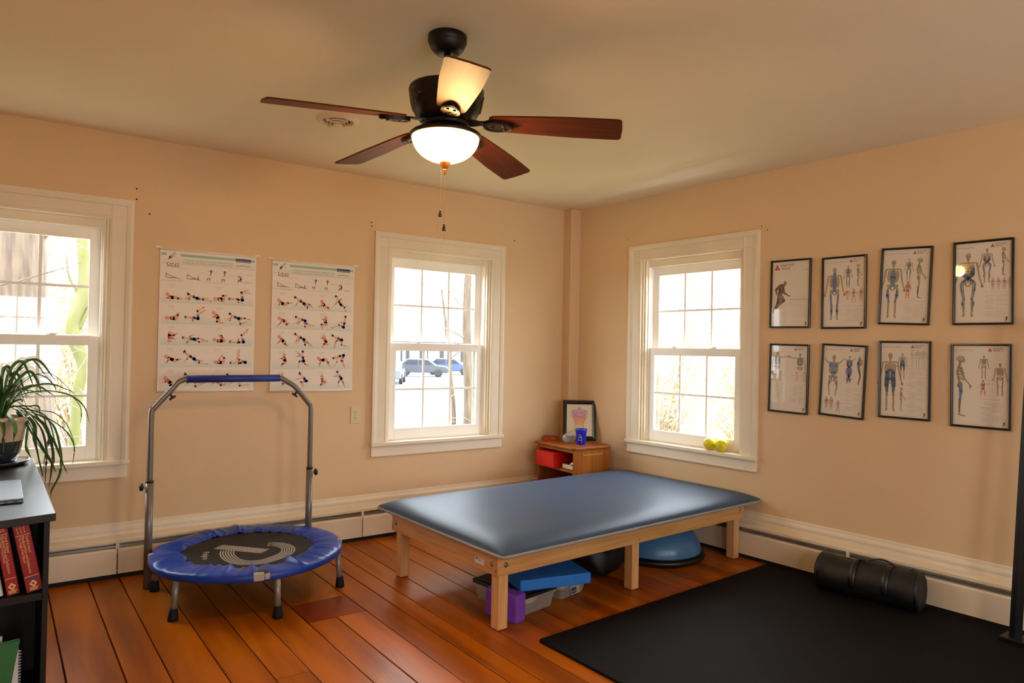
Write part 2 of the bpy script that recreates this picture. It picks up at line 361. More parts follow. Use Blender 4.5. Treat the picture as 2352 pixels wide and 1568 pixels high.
xb = [-5.25, -5.05, -4.85, -4.65, -4.48, -4.3, -4.12, -3.96, -3.79, -3.602, -3.414, -3.268, -3.086, -2.937, -2.798, -2.632, -2.34, -2.192, -2.081, -1.94, -1.755, -1.603, -1.41,
      -1.25, -1.08, -0.93, -0.75, -0.6, -0.42, -0.27, -0.1, 0.07, 0.24, 0.42, 0.6]
SL = -0.036
joints = {13: [(-1.708, 0)], 3: [(-2.9, 0)], 18: [(-3.4, 0)], 22: [(-2.6, 0)], 8: [(-4.2, 0)]}
def plank(xa, xb_, ya, yb, m=mPlank):
    g = 0.0026; sh = lambda y: SL * (y + 1)
    t = -random.uniform(0, 0.0012)
    pts = [(xa + g + sh(ya), ya - g * 0.4), (xb_ - g + sh(ya), ya - g * 0.4), (xb_ - g + sh(yb), yb + g * 0.4), (xa + g + sh(yb), yb + g * 0.4)]
    cx = sum(p[0] for p in pts) / 4; cy = sum(p[1] for p in pts) / 4
    b = MB().prism([(p[0] - cx, p[1] - cy) for p in pts], 'z', -0.022, t)
    o = b.build('plank', m, fl, bevel=0.0018, seg=1); o.location = (cx, cy, 0)
Y0, Y1 = -0.01, -6.3
for i in range(len(xb) - 1):
    a, b_ = xb[i], xb[i + 1]
    if i == 15:                                                     # the patched board: a red insert, then two narrower boards
        plank(a, b_, Y0, -0.97); plank(a, b_, -0.97, -1.232, mPlankRed)
        plank(a, -2.493, -1.232, Y1); plank(-2.493, b_, -1.232, Y1); continue
    ys = [Y0] + [j[0] for j in joints.get(i, [])] + [Y1]
    for k in range(len(ys) - 1): plank(a, b_, ys[k], ys[k + 1])

# wooden baseboards behind the radiators
def baseboard(name, x0, x1, rz):
    prof = [(0, 0), (-0.018, 0), (-0.018, 0.252), (-0.021, 0.256), (-0.021, 0.268), (-0.014, 0.279), (-0.009, 0.283), (-0.009, 0.294), (-0.004, 0.299), (0, 0.299)]
    b = MB(); b.prism(prof, 'x', x0, x1); o = b.build(name, mTrim, kind='structure'); o.rotation_euler.z = rz
baseboard('baseboard_left', -5.3, -0.095, 0)
baseboard('baseboard_right', 0.1, 6.3, RZ)
# little nail and screw holes left in the plaster
for k, (x, z) in enumerate([(-3.259, 2.202), (-3.258, 2.142), (-3.19, 2.066), (-1.819, 2.185), (-1.815, 2.16), (-0.6, 2.19)]):
    b = MB(); b.lathe([(0.005, 0), (0.003, -0.001)], 8, m=Matrix.Translation((x, -0.0005, z)) @ Matrix.Rotation(R(90), 4, 'X'))
    o = b.build('nail_hole', mDark); o.parent = bpy.data.objects['wall_left']
for s_, z in [(0.62, 2.2), (1.76, 2.15), (1.8, 2.12)]:
    b = MB(); b.lathe([(0.004, 0), (0.003, -0.001)], 8, m=Matrix.Translation((s_, -0.0005, z)) @ Matrix.Rotation(R(90), 4, 'X'))
    o = b.build('nail_hole', mDark); o.parent = bpy.data.objects['wall_right']

# ------------------------------------------------------------------ double-hung windows with six-over-six grids
def window(n, cx, rz, locks=True):
    t = thing('window_%d' % n, None, None, (0, 0, 0), rz, kind='structure')
    def P(name, b, m, bev=0.002, par=t): return b.build(name, m, par, bevel=bev)
    a = 0.4315; ow = 0.548; z0, z1, zt = 0.655, 2.012, 2.127
    def casing_side(s):                                             # moulded board: inner bead, flat, back band
        x_in, x_out = cx + s * a, cx + s * ow
        q = [(x_in, 0), (x_in, -0.016), (x_in + s * 0.012, -0.02), (x_in + s * 0.02, -0.016), (x_in + s * 0.078, -0.016), (x_in + s * 0.084, -0.022), (x_in + s * 0.1, -0.026), (x_out, -0.026), (x_out, 0)]
        return MB().prism(q, 'z', z0 - 0.005, zt if False else zt - 0.001)
    P('side_casing', casing_side(-1), mTrim, 0); P('side_casing', casing_side(1), mTrim, 0)
    q = [(0, z1), (-0.016, z1), (-0.02, z1 + 0.012), (-0.0165, z1 + 0.02), (-0.0165, z1 + 0.076), (-0.0225, z1 + 0.082), (-0.0265, z1 + 0.098), (-0.0265, zt), (0, zt)]
    P('head_casing', MB().prism(q, 'x', cx - ow - 0.0005, cx + ow + 0.0005), mTrim, 0)
    st = MB().box((cx - ow - 0.006, -0.042, z0 - 0.026), (cx + ow + 0.006, 0, z0)); P('sill', st, mTrim, 0.005)
    P('sill_board', MB().box((cx - 0.43, 0.0, z0 - 0.024), (cx + 0.43, 0.075, z0)), mTrim, 0.001)
    ap = MB().prism([(0, z0 - 0.028), (-0.017, z0 - 0.028), (-0.017, 0.567), (-0.021, 0.563), (-0.021, 0.557), (0, 0.555)], 'x', cx - ow + 0.002, cx + ow - 0.002); P('apron', ap, mTrim, 0)
    for s in (-1, 1):                                               # jamb liners with the tracks, stop bead and the outer storm track
        P('jamb', MB().box((cx + s * 0.4305, 0.0, z0), (cx + s * 0.417, 0.15, z1)), mTrim, 0)
        P('stop_bead', MB().box((cx + s * 0.417, 0.012, z0), (cx + s * 0.404, 0.036, z1)), mTrim, 0.002)
        P('track', MB().box((cx + s * 0.417, 0.036, z0), (cx + s * 0.396, 0.128, z1)), mVinyl, 0.001)
        P('storm_track', MB().box((cx + s * 0.396, 0.128, z0), (cx + s * 0.36, 0.142, z1)), mFin, 0.001)
    P('head_jamb', MB().box((cx - 0.43, 0.0, z1), (cx + 0.43, 0.15, z1 + 0.002)).box((cx - 0.417, 0.04, z1 - 0.05), (cx + 0.417, 0.15, z1)), mTrim, 0.001)
    P('sub_sill', MB().box((cx - 0.43, 0.05, z0 - 0.02), (cx + 0.43, 0.155, z0 + 0.006)), mVinyl, 0.001)
    def sash(name, y, gx, gz0, gz1, zb, ztop, st_w):
        so_ = thing(name, None, None); so_.parent = t; d = 0.028
        b = MB(); y0, y1 = y - d / 2, y + d / 2
        b.box((cx - st_w, y0, zb), (cx - gx, y1, ztop)); b.box((cx + gx, y0, zb), (cx + st_w, y1, ztop))
        b.box((cx - gx, y0, zb), (cx + gx, y1, gz0)); b.box((cx - gx, y0, gz1), (cx + gx, y1, ztop))
        fr = b.build('sash_frame', mVinyl, so_, bevel=0.002)
        gw = 0.0075; w3 = 2 * gx / 3; hm = (gz0 + gz1) / 2
        for k in (1, 2):
            x = cx - gx + k * w3; MB().box((x - gw, y - 0.004, gz0), (x + gw, y + 0.004, gz1)).build('muntin', mVinyl, so_)
        MB().box((cx - gx, y - 0.0045, hm - gw), (cx + gx, y + 0.0045, hm + gw)).build('muntin', mVinyl, so_)
        for i in range(3):
            for j in range(2):
                xa = cx - gx + i * w3 + (gw if i else 0); xc = cx - gx + (i + 1) * w3 - (gw if i < 2 else 0)
                za = gz0 if j == 0 else hm + gw; zc = hm - gw if j == 0 else gz1
                b = MB(); b.add([(xa, y, za), (xc, y, za), (xc, y, zc), (xa, y, zc)], [(0, 1, 2, 3)])
                b.build('pane', mGlass, so_)
    sash('lower_sash', 0.06, 0.343, 0.737, 1.297, z0 + 0.006, 1.35, 0.396)
    sash('upper_sash', 0.108, 0.3435, 1.358, 1.9, 1.305, 1.962, 0.396)
    for s in (-1, 1):
        P('sash_lock', MB().box((cx + s * 0.17 - 0.022, 0.05, 1.35), (cx + s * 0.17 + 0.022, 0.074, 1.358)).box((cx + s * 0.17 - 0.006, 0.046, 1.356), (cx + s * 0.17 + 0.03, 0.056, 1.364)), mVinyl, 0.001)
    return t
window(1, WX[0], 0); window(2, WX[1], 0); window(3, WS, RZ)
for i, c_ in enumerate((0.6, 2.2, 3.8)):  # extra windows behind the camera, added to brighten the room with daylight
    fill_window = window(4 + i, c_, R(180)); fill_window.location = (0, -6.3, 0); portal('portal', (-c_, -6.47, 1.33), R(180), 0.86, 1.4)
for x in WX: portal('portal', (x, 0.17, 1.33), 0, 0.86, 1.4)
pr = MR @ Vector((WS, 0.17, 1.33)); portal('portal', pr, RZ, 0.86, 1.4)

# ------------------------------------------------------------------ baseboard radiators
def heater(x0, x1, seams, rz, label, label_kind=None):
    t = thing('baseboard_heater', label, 'radiator', (0, 0, 0), rz)
    MB().box((x0, -0.021, 0.015), (x1, -0.018, 0.232)).build('back_panel', mHeat, t)
    hood = [(-0.021, 0.232), (-0.03, 0.232), (-0.056, 0.222), (-0.064, 0.214), (-0.064, 0.199), (-0.06, 0.199), (-0.06, 0.211), (-0.03, 0.225), (-0.021, 0.225)]
    MB().prism(hood, 'x', x0, x1).build('hood', mHeat, t)
    xs = [x0] + seams + [x1]
    for k in range(len(xs) - 1):
        a, b = xs[k] + 0.0025, xs[k + 1] - 0.0025
        fr = [(-0.067, 0.028), (-0.067, 0.158), (-0.062, 0.166), (-0.05, 0.169), (-0.05, 0.165), (-0.06, 0.16), (-0.063, 0.152), (-0.063, 0.032), (-0.05, 0.028)]
        MB().prism(fr, 'x', a, b).build('front_panel', mHeat, t)
        MB().prism([(-0.046, 0.172), (-0.061, 0.176), (-0.061, 0.186), (-0.058, 0.188), (-0.058, 0.178), (-0.046, 0.175)], 'x', a, b).build('damper', mFin, t)
        if k:
            MB().box((xs[k] - 0.009, -0.066, 0.1655), (xs[k] + 0.009, -0.045, 0.2)).build('joint_bracket', mHeat, t, bevel=0.002)
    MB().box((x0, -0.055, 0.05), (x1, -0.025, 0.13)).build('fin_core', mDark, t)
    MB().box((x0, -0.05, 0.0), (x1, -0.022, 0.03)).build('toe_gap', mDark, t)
heater(-5.2, -0.12, [-4.6, -3.315, -1.865], 0, 'cream baseboard radiator along the foot of the wall with the posters')
heater(0.14, 6.2, [1.0, 2.362, 4.4], RZ, 'cream baseboard radiator along the foot of the wall with the framed prints')
WOMEN=[
 ((-2972, 1609),(-2980, 1621),(-2957, 1603),(-2926, 1591),[[(-2894, 1585), (-2851, 1578)], [(-2891, 1589), (-2863, 1590)]],[[(-2969, 1582), (-2998, 1582)], [(-2970, 1591), (-2992, 1588)]]),
 ((-2739, 1599),None,(-2713, 1599),(-2666, 1595),[[(-2672, 1641), (-2626, 1640)], [(-2676, 1643), (-2631, 1659)]],[[(-2689, 1580), (-2658, 1571)]]),
 ((-2983, 1476),None,(-2956, 1475),(-2919, 1470),[[(-2923, 1515), (-2889, 1538)], [(-2919, 1493), (-2878, 1524)]],[[(-2949, 1459), (-2940, 1446)]]),
 ((-2736, 1502),(-2740, 1512),(-2720, 1492),(-2687, 1480),[[(-2651, 1483), (-2622, 1476)], [(-2676, 1446), (-2637, 1461)]],[[(-2736, 1467), (-2769, 1469)], [(-2733, 1481), (-2752, 1474)]]),
 ((-2994, 1353),None,(-2965, 1348),(-2938, 1346),[[(-2910, 1330), (-2866, 1336)], [(-2916, 1350), (-2879, 1341)]],[[(-2974, 1325), (-2986, 1333)], [(-2962, 1362), (-2938, 1374)]]),
 ((-2729, 1335),None,(-2703, 1331),(-2654, 1335),[[(-2668, 1377), (-2631, 1412)], [(-2665, 1373), (-2632, 1405)]],[[(-2684, 1349), (-2675, 1369)]]),
 ((-2989, 1265),(-2988, 1278),(-2969, 1251),(-2936, 1228),[[(-2907, 1205), (-2863, 1196)], [(-2910, 1216), (-2885, 1216)]],[[(-2973, 1226), (-2992, 1199)], [(-2974, 1226), (-2983, 1214)]]),
 ((-2722, 1205),None,(-2697, 1202),(-2640, 1208),[[(-2678, 1223), (-2679, 1281)], [(-2681, 1228), (-2689, 1278)]],[[(-2688, 1235), (-2686, 1273)]]),
 ((-2980, 1130),(-2983, 1143),(-2963, 1125),(-2926, 1103),[[(-2925, 1063), (-2888, 1076)], [(-2904, 1086), (-2870, 1082)]],[[(-2968, 1084), (-2986, 1067)]]),
 ((-2744, 1127),(-2746, 1138),(-2721, 1122),(-2679, 1111),[[(-2671, 1063), (-2623, 1067)]],[[(-2717, 1087), (-2739, 1062)]]),
 ((-2336, 1627),(-2341, 1638),(-2316, 1618),(-2281, 1595),[[(-2257, 1568), (-2253, 1583)], [(-2243, 1591), (-2219, 1567)]],[[(-2329, 1586), (-2348, 1568)]]),
 ((-2063, 1650),(-2067, 1660),(-2051, 1633),(-2031, 1602),[[(-2004, 1583), (-1995, 1558)], [(-2004, 1585), (-1982, 1597)]],[[(-2064, 1607), (-2086, 1584)], [(-2028, 1634), (-2025, 1644)]]),
 ((-2328, 1500),(-2334, 1510),(-2301, 1492),(-2270, 1483),[[(-2271, 1444), (-2215, 1452)], [(-2258, 1462), (-2231, 1457)]],[[(-2324, 1466), (-2353, 1457)], [(-2309, 1470), (-2315, 1455)]]),
 ((-1999, 1516),(-1991, 1527),(-1999, 1492),(-2007, 1449),[[(-2040, 1463), (-2087, 1442)], [(-2035, 1460), (-2075, 1445)]],[[(-2020, 1478), (-2050, 1483)]]),
 ((-2332, 1388),(-2334, 1401),(-2312, 1379),(-2276, 1360),[[(-2268, 1324), (-2255, 1341)], [(-2252, 1341), (-2218, 1312)]],[[(-2324, 1352), (-2340, 1332)], [(-2308, 1349), (-2330, 1331)]]),
 ((-2079, 1385),(-2088, 1398),(-2056, 1377),(-2017, 1363),[[(-2052, 1357), (-2068, 1311)], [(-2020, 1329), (-1983, 1321)]],[[(-2062, 1345), (-2074, 1315)]]),
 ((-2285, 1276),(-2278, 1286),(-2283, 1255),(-2274, 1219),[[(-2302, 1216), (-2309, 1182)], [(-2265, 1200), (-2240, 1183)]],[[(-2306, 1265), (-2329, 1287)], [(-2306, 1250), (-2325, 1249)]]),
 ((-2068, 1237),(-2079, 1242),(-2046, 1248),(-2002, 1260),[[(-2010, 1221), (-1995, 1185)], [(-2021, 1224), (-2002, 1187)]],[[(-2049, 1214), (-2067, 1184)]]),
 ((-2297, 1131),(-2300, 1148),(-2277, 1115),(-2253, 1088),[[(-2289, 1082), (-2278, 1048)], [(-2284, 1076), (-2269, 1053)]],[[(-2309, 1100), (-2340, 1093)]]),
 ((-2044, 1142),(-2044, 1153),(-2033, 1123),(-2015, 1103),[[(-2035, 1079), (-2035, 1056)], [(-2003, 1076), (-1987, 1041)]],[[(-2053, 1118), (-2078, 1118)]]),
]
BABIES=[
 [(-3089, 1608), (-3072, 1589), (-3049, 1589), (-3031, 1585), (-3011, 1582), (-3097, 1583)],
 [(-2825, 1594), (-2803, 1594), (-2777, 1597), (-2781, 1615), (-2758, 1620), (-2773, 1575)],
 [(-3088, 1468), (-3061, 1467), (-3040, 1465), (-3031, 1485), (-3026, 1497), (-3046, 1484)],
 [(-2831, 1509), (-2813, 1491), (-2803, 1468), (-2812, 1456), (-2774, 1449), (-2838, 1480)],
 [(-3072, 1333), (-3070, 1356), (-3070, 1378), (-3049, 1366), (-3033, 1376), (-3043, 1346)],
 [(-2822, 1345), (-2800, 1337), (-2768, 1340), (-2785, 1370), (-2801, 1369), (-2778, 1363)],
 [(-3086, 1241), (-3070, 1230), (-3040, 1217), (-3028, 1222), (-3007, 1224), (-3084, 1202)],
 [(-2816, 1210), (-2797, 1207), (-2772, 1207), (-2766, 1234), (-2782, 1251), (-2788, 1241)],
 [(-3088, 1114), (-3073, 1096), (-3052, 1080), (-3061, 1072), (-3043, 1078), (-3102, 1090)],
 [(-2827, 1122), (-2811, 1102), (-2788, 1081), (-2781, 1068), (-2753, 1074), (-2832, 1074)],
 [(-2444, 1610), (-2430, 1593), (-2406, 1582), (-2385, 1592), (-2359, 1594), (-2446, 1571)],
 [(-2162, 1617), (-2151, 1599), (-2141, 1581), (-2119, 1576), (-2107, 1562), (-2181, 1575)],
 [(-2439, 1494), (-2417, 1479), (-2398, 1473), (-2391, 1454), (-2374, 1464), (-2446, 1442)],
 [(-2131, 1509), (-2134, 1487), (-2130, 1464), (-2161, 1462), (-2153, 1436), (-2160, 1502)],
 [(-2437, 1375), (-2421, 1356), (-2401, 1338), (-2398, 1328), (-2378, 1316), (-2446, 1329)],
 [(-2142, 1382), (-2135, 1360), (-2120, 1334), (-2141, 1333), (-2151, 1308), (-2164, 1378)],
 [(-2401, 1257), (-2401, 1235), (-2392, 1209), (-2411, 1199), (-2417, 1183), (-2429, 1234)],
 [(-2176, 1238), (-2159, 1223), (-2128, 1230), (-2111, 1210), (-2100, 1187), (-2170, 1184)],
 [(-2411, 1129), (-2409, 1109), (-2402, 1084), (-2405, 1071), (-2408, 1060), (-2418, 1093)],
 [(-2150, 1119), (-2146, 1094), (-2138, 1074), (-2155, 1064), (-2158, 1051), (-2115, 1074)],
]
LOGO_BAR= [(-129, 109), (49, -94)]
LOGO_CURVE= [(-109, 16), (-122, -24), (-129, -77), (-128, -134), (-116, -190), (-90, -233), (-56, -259), (-9, -270), (41, -256), (97, -225), (142, -186), (168, -133), (175, -76), (160, -26), (130, 10), (106, 22)]
LEAVES=[
 (9,[(-3830, -300, 954), (-3787, -247, 1035), (-3685, -220, 1061), (-3578, -220, 1045), (-3503, -220, 983), (-3473, -220, 889)]),
 (9,[(-3802, -300, 1027), (-3692, -267, 1059), (-3586, -250, 1052), (-3531, -250, 1003), (-3513, -250, 951), (-3514, -250, 894)]),
 (15,[(-3844, -300, 959), (-3820, -300, 1060), (-3746, -300, 1163), (-3707, -300, 1124), (-3685, -300, 1053)]),
 (14,[(-3822, -300, 1035), (-3772, -260, 1114), (-3715, -240, 1146), (-3666, -240, 1129), (-3633, -240, 1086), (-3624, -240, 1064)]),
 (13,[(-3831, -300, 995), (-3805, -300, 1117), (-3763, -300, 1199), (-3757, -300, 1219)]),
 (14,[(-3826, -300, 1040), (-3798, -327, 1150), (-3756, -340, 1192)]),
 (14,[(-3842, -300, 1036), (-3841, -300, 1146), (-3826, -300, 1191), (-3812, -300, 1158), (-3808, -300, 1129)]),
 (13,[(-3848, -300, 996), (-3853, -287, 1092), (-3846, -280, 1173), (-3833, -280, 1194)]),
 (11,[(-3818, -300, 987), (-3752, -300, 997), (-3694, -300, 970), (-3631, -300, 955), (-3577, -300, 894), (-3533, -300, 776)]),
 (10,[(-3801, -300, 982), (-3717, -313, 959), (-3648, -320, 924), (-3577, -320, 858), (-3543, -320, 780), (-3548, -320, 691)]),
 (19,[(-3812, -300, 994), (-3733, -340, 930), (-3698, -360, 832), (-3644, -360, 725), (-3619, -360, 665)]),
 (19,[(-3802, -300, 1002), (-3700, -320, 926), (-3647, -330, 846), (-3610, -330, 760), (-3576, -330, 661)]),
 (17,[(-3786, -300, 1018), (-3717, -300, 958), (-3657, -300, 851), (-3630, -300, 737), (-3629, -300, 678)]),
 (16,[(-3768, -300, 973), (-3716, -267, 905), (-3707, -250, 798), (-3684, -250, 692), (-3668, -250, 627)]),
 (16,[(-3785, -300, 969), (-3750, -353, 915), (-3697, -380, 814), (-3659, -380, 750)]),
 (16,[(-3741, -300, 951), (-3739, -233, 840), (-3741, -200, 773), (-3722, -200, 721)]),
 (20,[(-3830, -300, 959), (-3805, -420, 944), (-3786, -480, 898), (-3794, -480, 813)]),
 (18,[(-3850, -300, 955), (-3839, -427, 935), (-3830, -490, 894), (-3827, -490, 781)]),
 (12,[(-3752, -300, 980), (-3683, -287, 947), (-3660, -280, 862), (-3652, -280, 799), (-3664, -280, 736), (-3670, -280, 667)]),
 (10,[(-3818, -300, 995), (-3738, -300, 992), (-3698, -300, 991), (-3690, -300, 949)]),
 (10,[(-3819, -300, 1015), (-3787, -313, 1068), (-3754, -320, 1080), (-3736, -320, 1059)]),
 (15,[(-3767, -300, 986), (-3668, -320, 942), (-3626, -330, 815), (-3597, -330, 717), (-3569, -330, 651)]),
 (10,[(-3724, -300, 964), (-3636, -287, 895), (-3599, -280, 753), (-3599, -280, 646), (-3632, -280, 564), (-3635, -280, 527)]),
 (13,[(-3746, -300, 964), (-3666, -300, 893), (-3633, -300, 758), (-3635, -300, 679), (-3645, -300, 579)]),
 (9,[(-3724, -300, 943), (-3679, -273, 864), (-3658, -260, 755), (-3659, -260, 675), (-3660, -260, 595)]),
 (15,[(-3767, -300, 955), (-3727, -307, 896), (-3708, -310, 817), (-3693, -310, 738), (-3672, -310, 641)]),
 (14,[(-3831, -300, 983), (-3845, -300, 1036), (-3872, -300, 1093), (-3901, -300, 1094)]),
 (14,[(-3838, -300, 983), (-3857, -333, 1015), (-3897, -350, 1017), (-3931, -350, 963)]),
 (13,[(-3841, -300, 983), (-3853, -280, 1055), (-3881, -270, 1149), (-3904, -270, 1157)]),
 (15,[(-3837, -300, 975), (-3867, -367, 982), (-3909, -400, 947), (-3926, -400, 870)]),
 (12,[(-3835, -300, 995), (-3833, -300, 1076), (-3820, -300, 1092), (-3816, -300, 1056)]),
 (10,[(-3831, -300, 987), (-3803, -313, 1056), (-3768, -320, 1109), (-3765, -320, 1129)]),
 (10,[(-3834, -300, 983), (-3791, -267, 1057), (-3775, -250, 1089), (-3771, -250, 1060)]),
 (14,[(-3831, -300, 979), (-3785, -347, 997), (-3751, -370, 978), (-3741, -370, 957)]),
 (12,[(-3831, -300, 983), (-3792, -340, 1021), (-3765, -360, 1030), (-3762, -360, 1014)]),
]
# ------------------------------------------------------------------ ceiling fan with light
FX, FY = -2.4663, -2.1893
fan = thing('ceiling_fan', 'dark bronze ceiling fan with five cherry blades and a glowing glass bowl', 'ceiling fan', (FX, FY, 0))
def lathe(name, prof, m, par, n=40, bev=0): return MB().lathe(prof, n).build(name, m, par)
lathe('canopy', [(0.071, 2.5), (0.0735, 2.498), (0.0735, 2.474), (0.0705, 2.471), (0.068, 2.463), (0.06, 2.447), (0.047, 2.434), (0.032, 2.4285), (0.016, 2.427)], mBronze, fan)
lathe('downrod', [(0.0125, 2.43), (0.0125, 2.25)], mBronze, fan, 16)
lathe('rod_coupling', [(0.0125, 2.325), (0.024, 2.32), (0.026, 2.29), (0.034, 2.278)], mBronze, fan, 24)
hs = lathe('motor_housing', [(0.03, 2.284), (0.125, 2.284), (0.139, 2.28), (0.142, 2.272), (0.141, 2.262), (0.137, 2.259), (0.137, 2.25), (0.134, 2.225), (0.126, 2.196), (0.113, 2.172), (0.097, 2.156), (0.08, 2.15), (0.03, 2.149)], mBronze, fan, 48)
def medallion():                                                    # cast flower ornament on the housing
    b = MB(); r = 0.1335
    for k in range(8):
        a = 2 * PI * k / 8; ln = 0.026 if k % 2 == 0 else 0.018
        if k in (2, 6): ln = 0.03
        pts = [(0.0, 0.004 * math.cos(a), 0.004 * math.sin(a))] + [(0.001, (0.006 + ln * q) * math.cos(a + 0.25 * math.sin(PI * q)), (0.006 + ln * q) * math.sin(a + 0.25 * math.sin(PI * q))) for q in (0.3, 0.6, 0.85, 1)]
        b.tube(pts, [0.0015, 0.0028, 0.0034, 0.0028, 0.0008], 6)
        b.tube([(0.001, (0.012 + ln * 0.5) * math.cos(a + 0.3) , (0.012 + ln * 0.5) * math.sin(a + 0.3)), (0.002, (0.018) * math.cos(a + 0.42), 0.018 * math.sin(a + 0.42))], 0.0018, 5)
    b.ball((0.001, 0, 0), 0.0045, 10, 6)
    return b.mesh('medallion', mBronzeHi)
med = medallion()
for k in range(5):
    a = R(186 + 72 * k)
    o = link('medallion', med, hs, (0.1335 * math.cos(a), 0.1335 * math.sin(a), 2.226), (0, R(-10), a)); o.rotation_mode = 'ZYX'; o.rotation_euler = (0, R(14), a)
    a2 = a + R(36)
    b = MB()
    for s in (-1, 1): b.tube([(0.137, s * 0.006, 2.254), (0.1335, s * 0.005, 2.226), (0.124, s * 0.004, 2.193)], 0.0022, 6)
    o = b.build('raised_rib', mBronze, hs); o.rotation_euler.z = a2
lathe('flywheel', [(0.03, 2.152), (0.088, 2.152), (0.09, 2.148), (0.09, 2.138), (0.086, 2.134), (0.03, 2.134)], mBronze, fan, 40)
lathe('switch_housing', [(0.03, 2.136), (0.066, 2.135), (0.07, 2.128), (0.07, 2.118), (0.078, 2.112), (0.03, 2.112)], mBronze, fan, 40)
lathe('light_rim', [(0.04, 2.116), (0.1, 2.116), (0.128, 2.112), (0.135, 2.106), (0.135, 2.099), (0.13, 2.095), (0.122, 2.096), (0.12, 2.102), (0.04, 2.106)], mBronze, fan, 56)
BL_Z, DROOP, PITCH = 2.159, R(4.0), R(-11.5)
def blade_mesh():                                                   # local x runs outward from the hub
    half = lambda x: 0.050 + 0.019 * min(1, max(0, (x - 0.17) / 0.30)) ** 0.8
    xs = [0.17, 0.18, 0.2, 0.24, 0.3, 0.38, 0.46, 0.54, 0.6, 0.625]; r = 0.022
    top = [(0.166, 0.03)] + [(x, half(x) - (0.008 if x < 0.175 else 0.002 if x < 0.19 else 0)) for x in xs]
    e = half(0.645)
    top += [(0.633, e)] + [(0.635 + 0.014 * math.cos(t), e - 0.014 + 0.014 * math.sin(t)) for t in (PI / 2, PI / 4, 0)] + [(0.652, 0.0)]
    pts = top + [(x, -y) for x, y in top[::-1][1:]]
    b = MB(); b.prism(pts, 'z', -0.003, 0.003); return b.mesh('blade', mBladeW)
def iron_mesh():
    b = MB()
    b.prism([(0.075, -0.022), (0.105, -0.02), (0.13, -0.012), (0.15, -0.014), (0.15, 0.014), (0.13, 0.012), (0.105, 0.02), (0.075, 0.022)], 'z', -0.005, 0.002)
    pts = []
    for k in range(24):
        a = 2 * PI * k / 24; pts.append((0.2 + 0.058 * math.cos(a), 0.034 * math.sin(a) * (1 - 0.25 * math.cos(a))))
    b.prism(pts, 'z', -0.016, -0.0032)
    for k in range(12):
        a0 = PI * k / 12
    b.tube([(0.2 + 0.05 * math.cos(2 * PI * k / 16), 0.027 * math.sin(2 * PI * k / 16), -0.016) for k in range(17)], 0.0026, 6, False)
    for (x, y) in ((0.178, 0), (0.222, 0.012), (0.222, -0.012)): b.lathe([(0.006, -0.0155), (0.0055, -0.019), (0.002, -0.0205)], 10, m=Matrix.Translation((x, y, 0)))
    b.ball((0.17, 0, -0.005), 0.02, 12, 8, sc_=(1.3, 0.9, 0.55))
    return b.mesh('blade_arm', mBronze)
bm_, im_ = blade_mesh(), iron_mesh()
for k in range(5):
    a = R(-41.9 + 72 * k)
    mm = Matrix.Rotation(a, 4, 'Z') @ Matrix.Rotation(DROOP, 4, 'Y') @ Matrix.Rotation(PITCH, 4, 'X')
    o = link('blade', bm_, fan); o.matrix_local = Matrix.Translation((0, 0, BL_Z)) @ mm @ Matrix.Diagonal((1.015, 1, 1, 1))
    i = link('blade_arm', im_, o)
# frosted amber glass bowl: real lamps burn inside it
def bowl_mat():
    m = bpy.data.materials.new('amber_alabaster_glass'); m.use_nodes = True; nt = m.node_tree; nt.nodes.clear(); L = nt.links.new
    out = nt.nodes.new('ShaderNodeOutputMaterial'); em = nt.nodes.new('ShaderNodeEmission'); tr = nt.nodes.new('ShaderNodeBsdfTransparent')
    tl = nt.nodes.new('ShaderNodeBsdfTranslucent'); tl.inputs['Color'].default_value = (1, 0.62, 0.16, 1)
    tc = nt.nodes.new('ShaderNodeTexCoord'); nz = nt.nodes.new('ShaderNodeTexNoise'); nz.inputs['Scale'].default_value = 9; L(tc.outputs['Object'], nz.inputs['Vector'])
    rp = nt.nodes.new('ShaderNodeValToRGB'); rp.color_ramp.elements[0].position = 0.35; rp.color_ramp.elements[1].position = 0.7
    rp.color_ramp.elements[0].color = (1, 0.5, 0.12, 1); rp.color_ramp.elements[1].color = (1, 0.64, 0.22, 1)
    L(nz.outputs['Fac'], rp.inputs['Fac']); L(rp.outputs[0], em.inputs['Color']); em.inputs['Strength'].default_value = 0.35
    tr.inputs['Color'].default_value = (1, 0.7, 0.36, 1)
    ad = nt.nodes.new('ShaderNodeAddShader'); L(tl.outputs[0], ad.inputs[0]); L(em.outputs[0], ad.inputs[1])
    mx = nt.nodes.new('ShaderNodeMixShader'); mx.inputs[0].default_value = 0.5; L(ad.outputs[0], mx.inputs[1]); L(tr.outputs[0], mx.inputs[2])
    L(mx.outputs[0], out.inputs['Surface']); return m
prof = [(0.127 * math.cos(t), 2.098 - 0.096 * math.sin(t) ** 1.0) for t in [PI / 2 * k / 14 for k in range(14)]] + [(0.02, 2.0022)]
MB().lathe(prof, 48, cap0=False, cap1=False).build('glass_bowl', bowl_mat(), fan)
for k in range(3):
    a = R(30 + 120 * k); l = bpy.data.lights.new('lamp', 'POINT'); l.energy = 6.5; l.color = (1, 0.84, 0.62); l.shadow_soft_size = 0.045
    o = bpy.data.objects.new('lamp', l); C.objects.link(o); o.location = (FX + 0.055 * math.cos(a), FY + 0.055 * math.sin(a), 2.062)
lathe('finial', [(0.021, 2.006), (0.022, 2.001), (0.019, 1.996), (0.014, 1.985), (0.009, 1.979), (0.007, 1.977), (0.009, 1.974), (0.009, 1.972), (0.005, 1.97), (0.008, 1.966), (0.004, 1.962), (0.0035, 1.957), (0.001, 1.955)], mFinial, fan, 20)
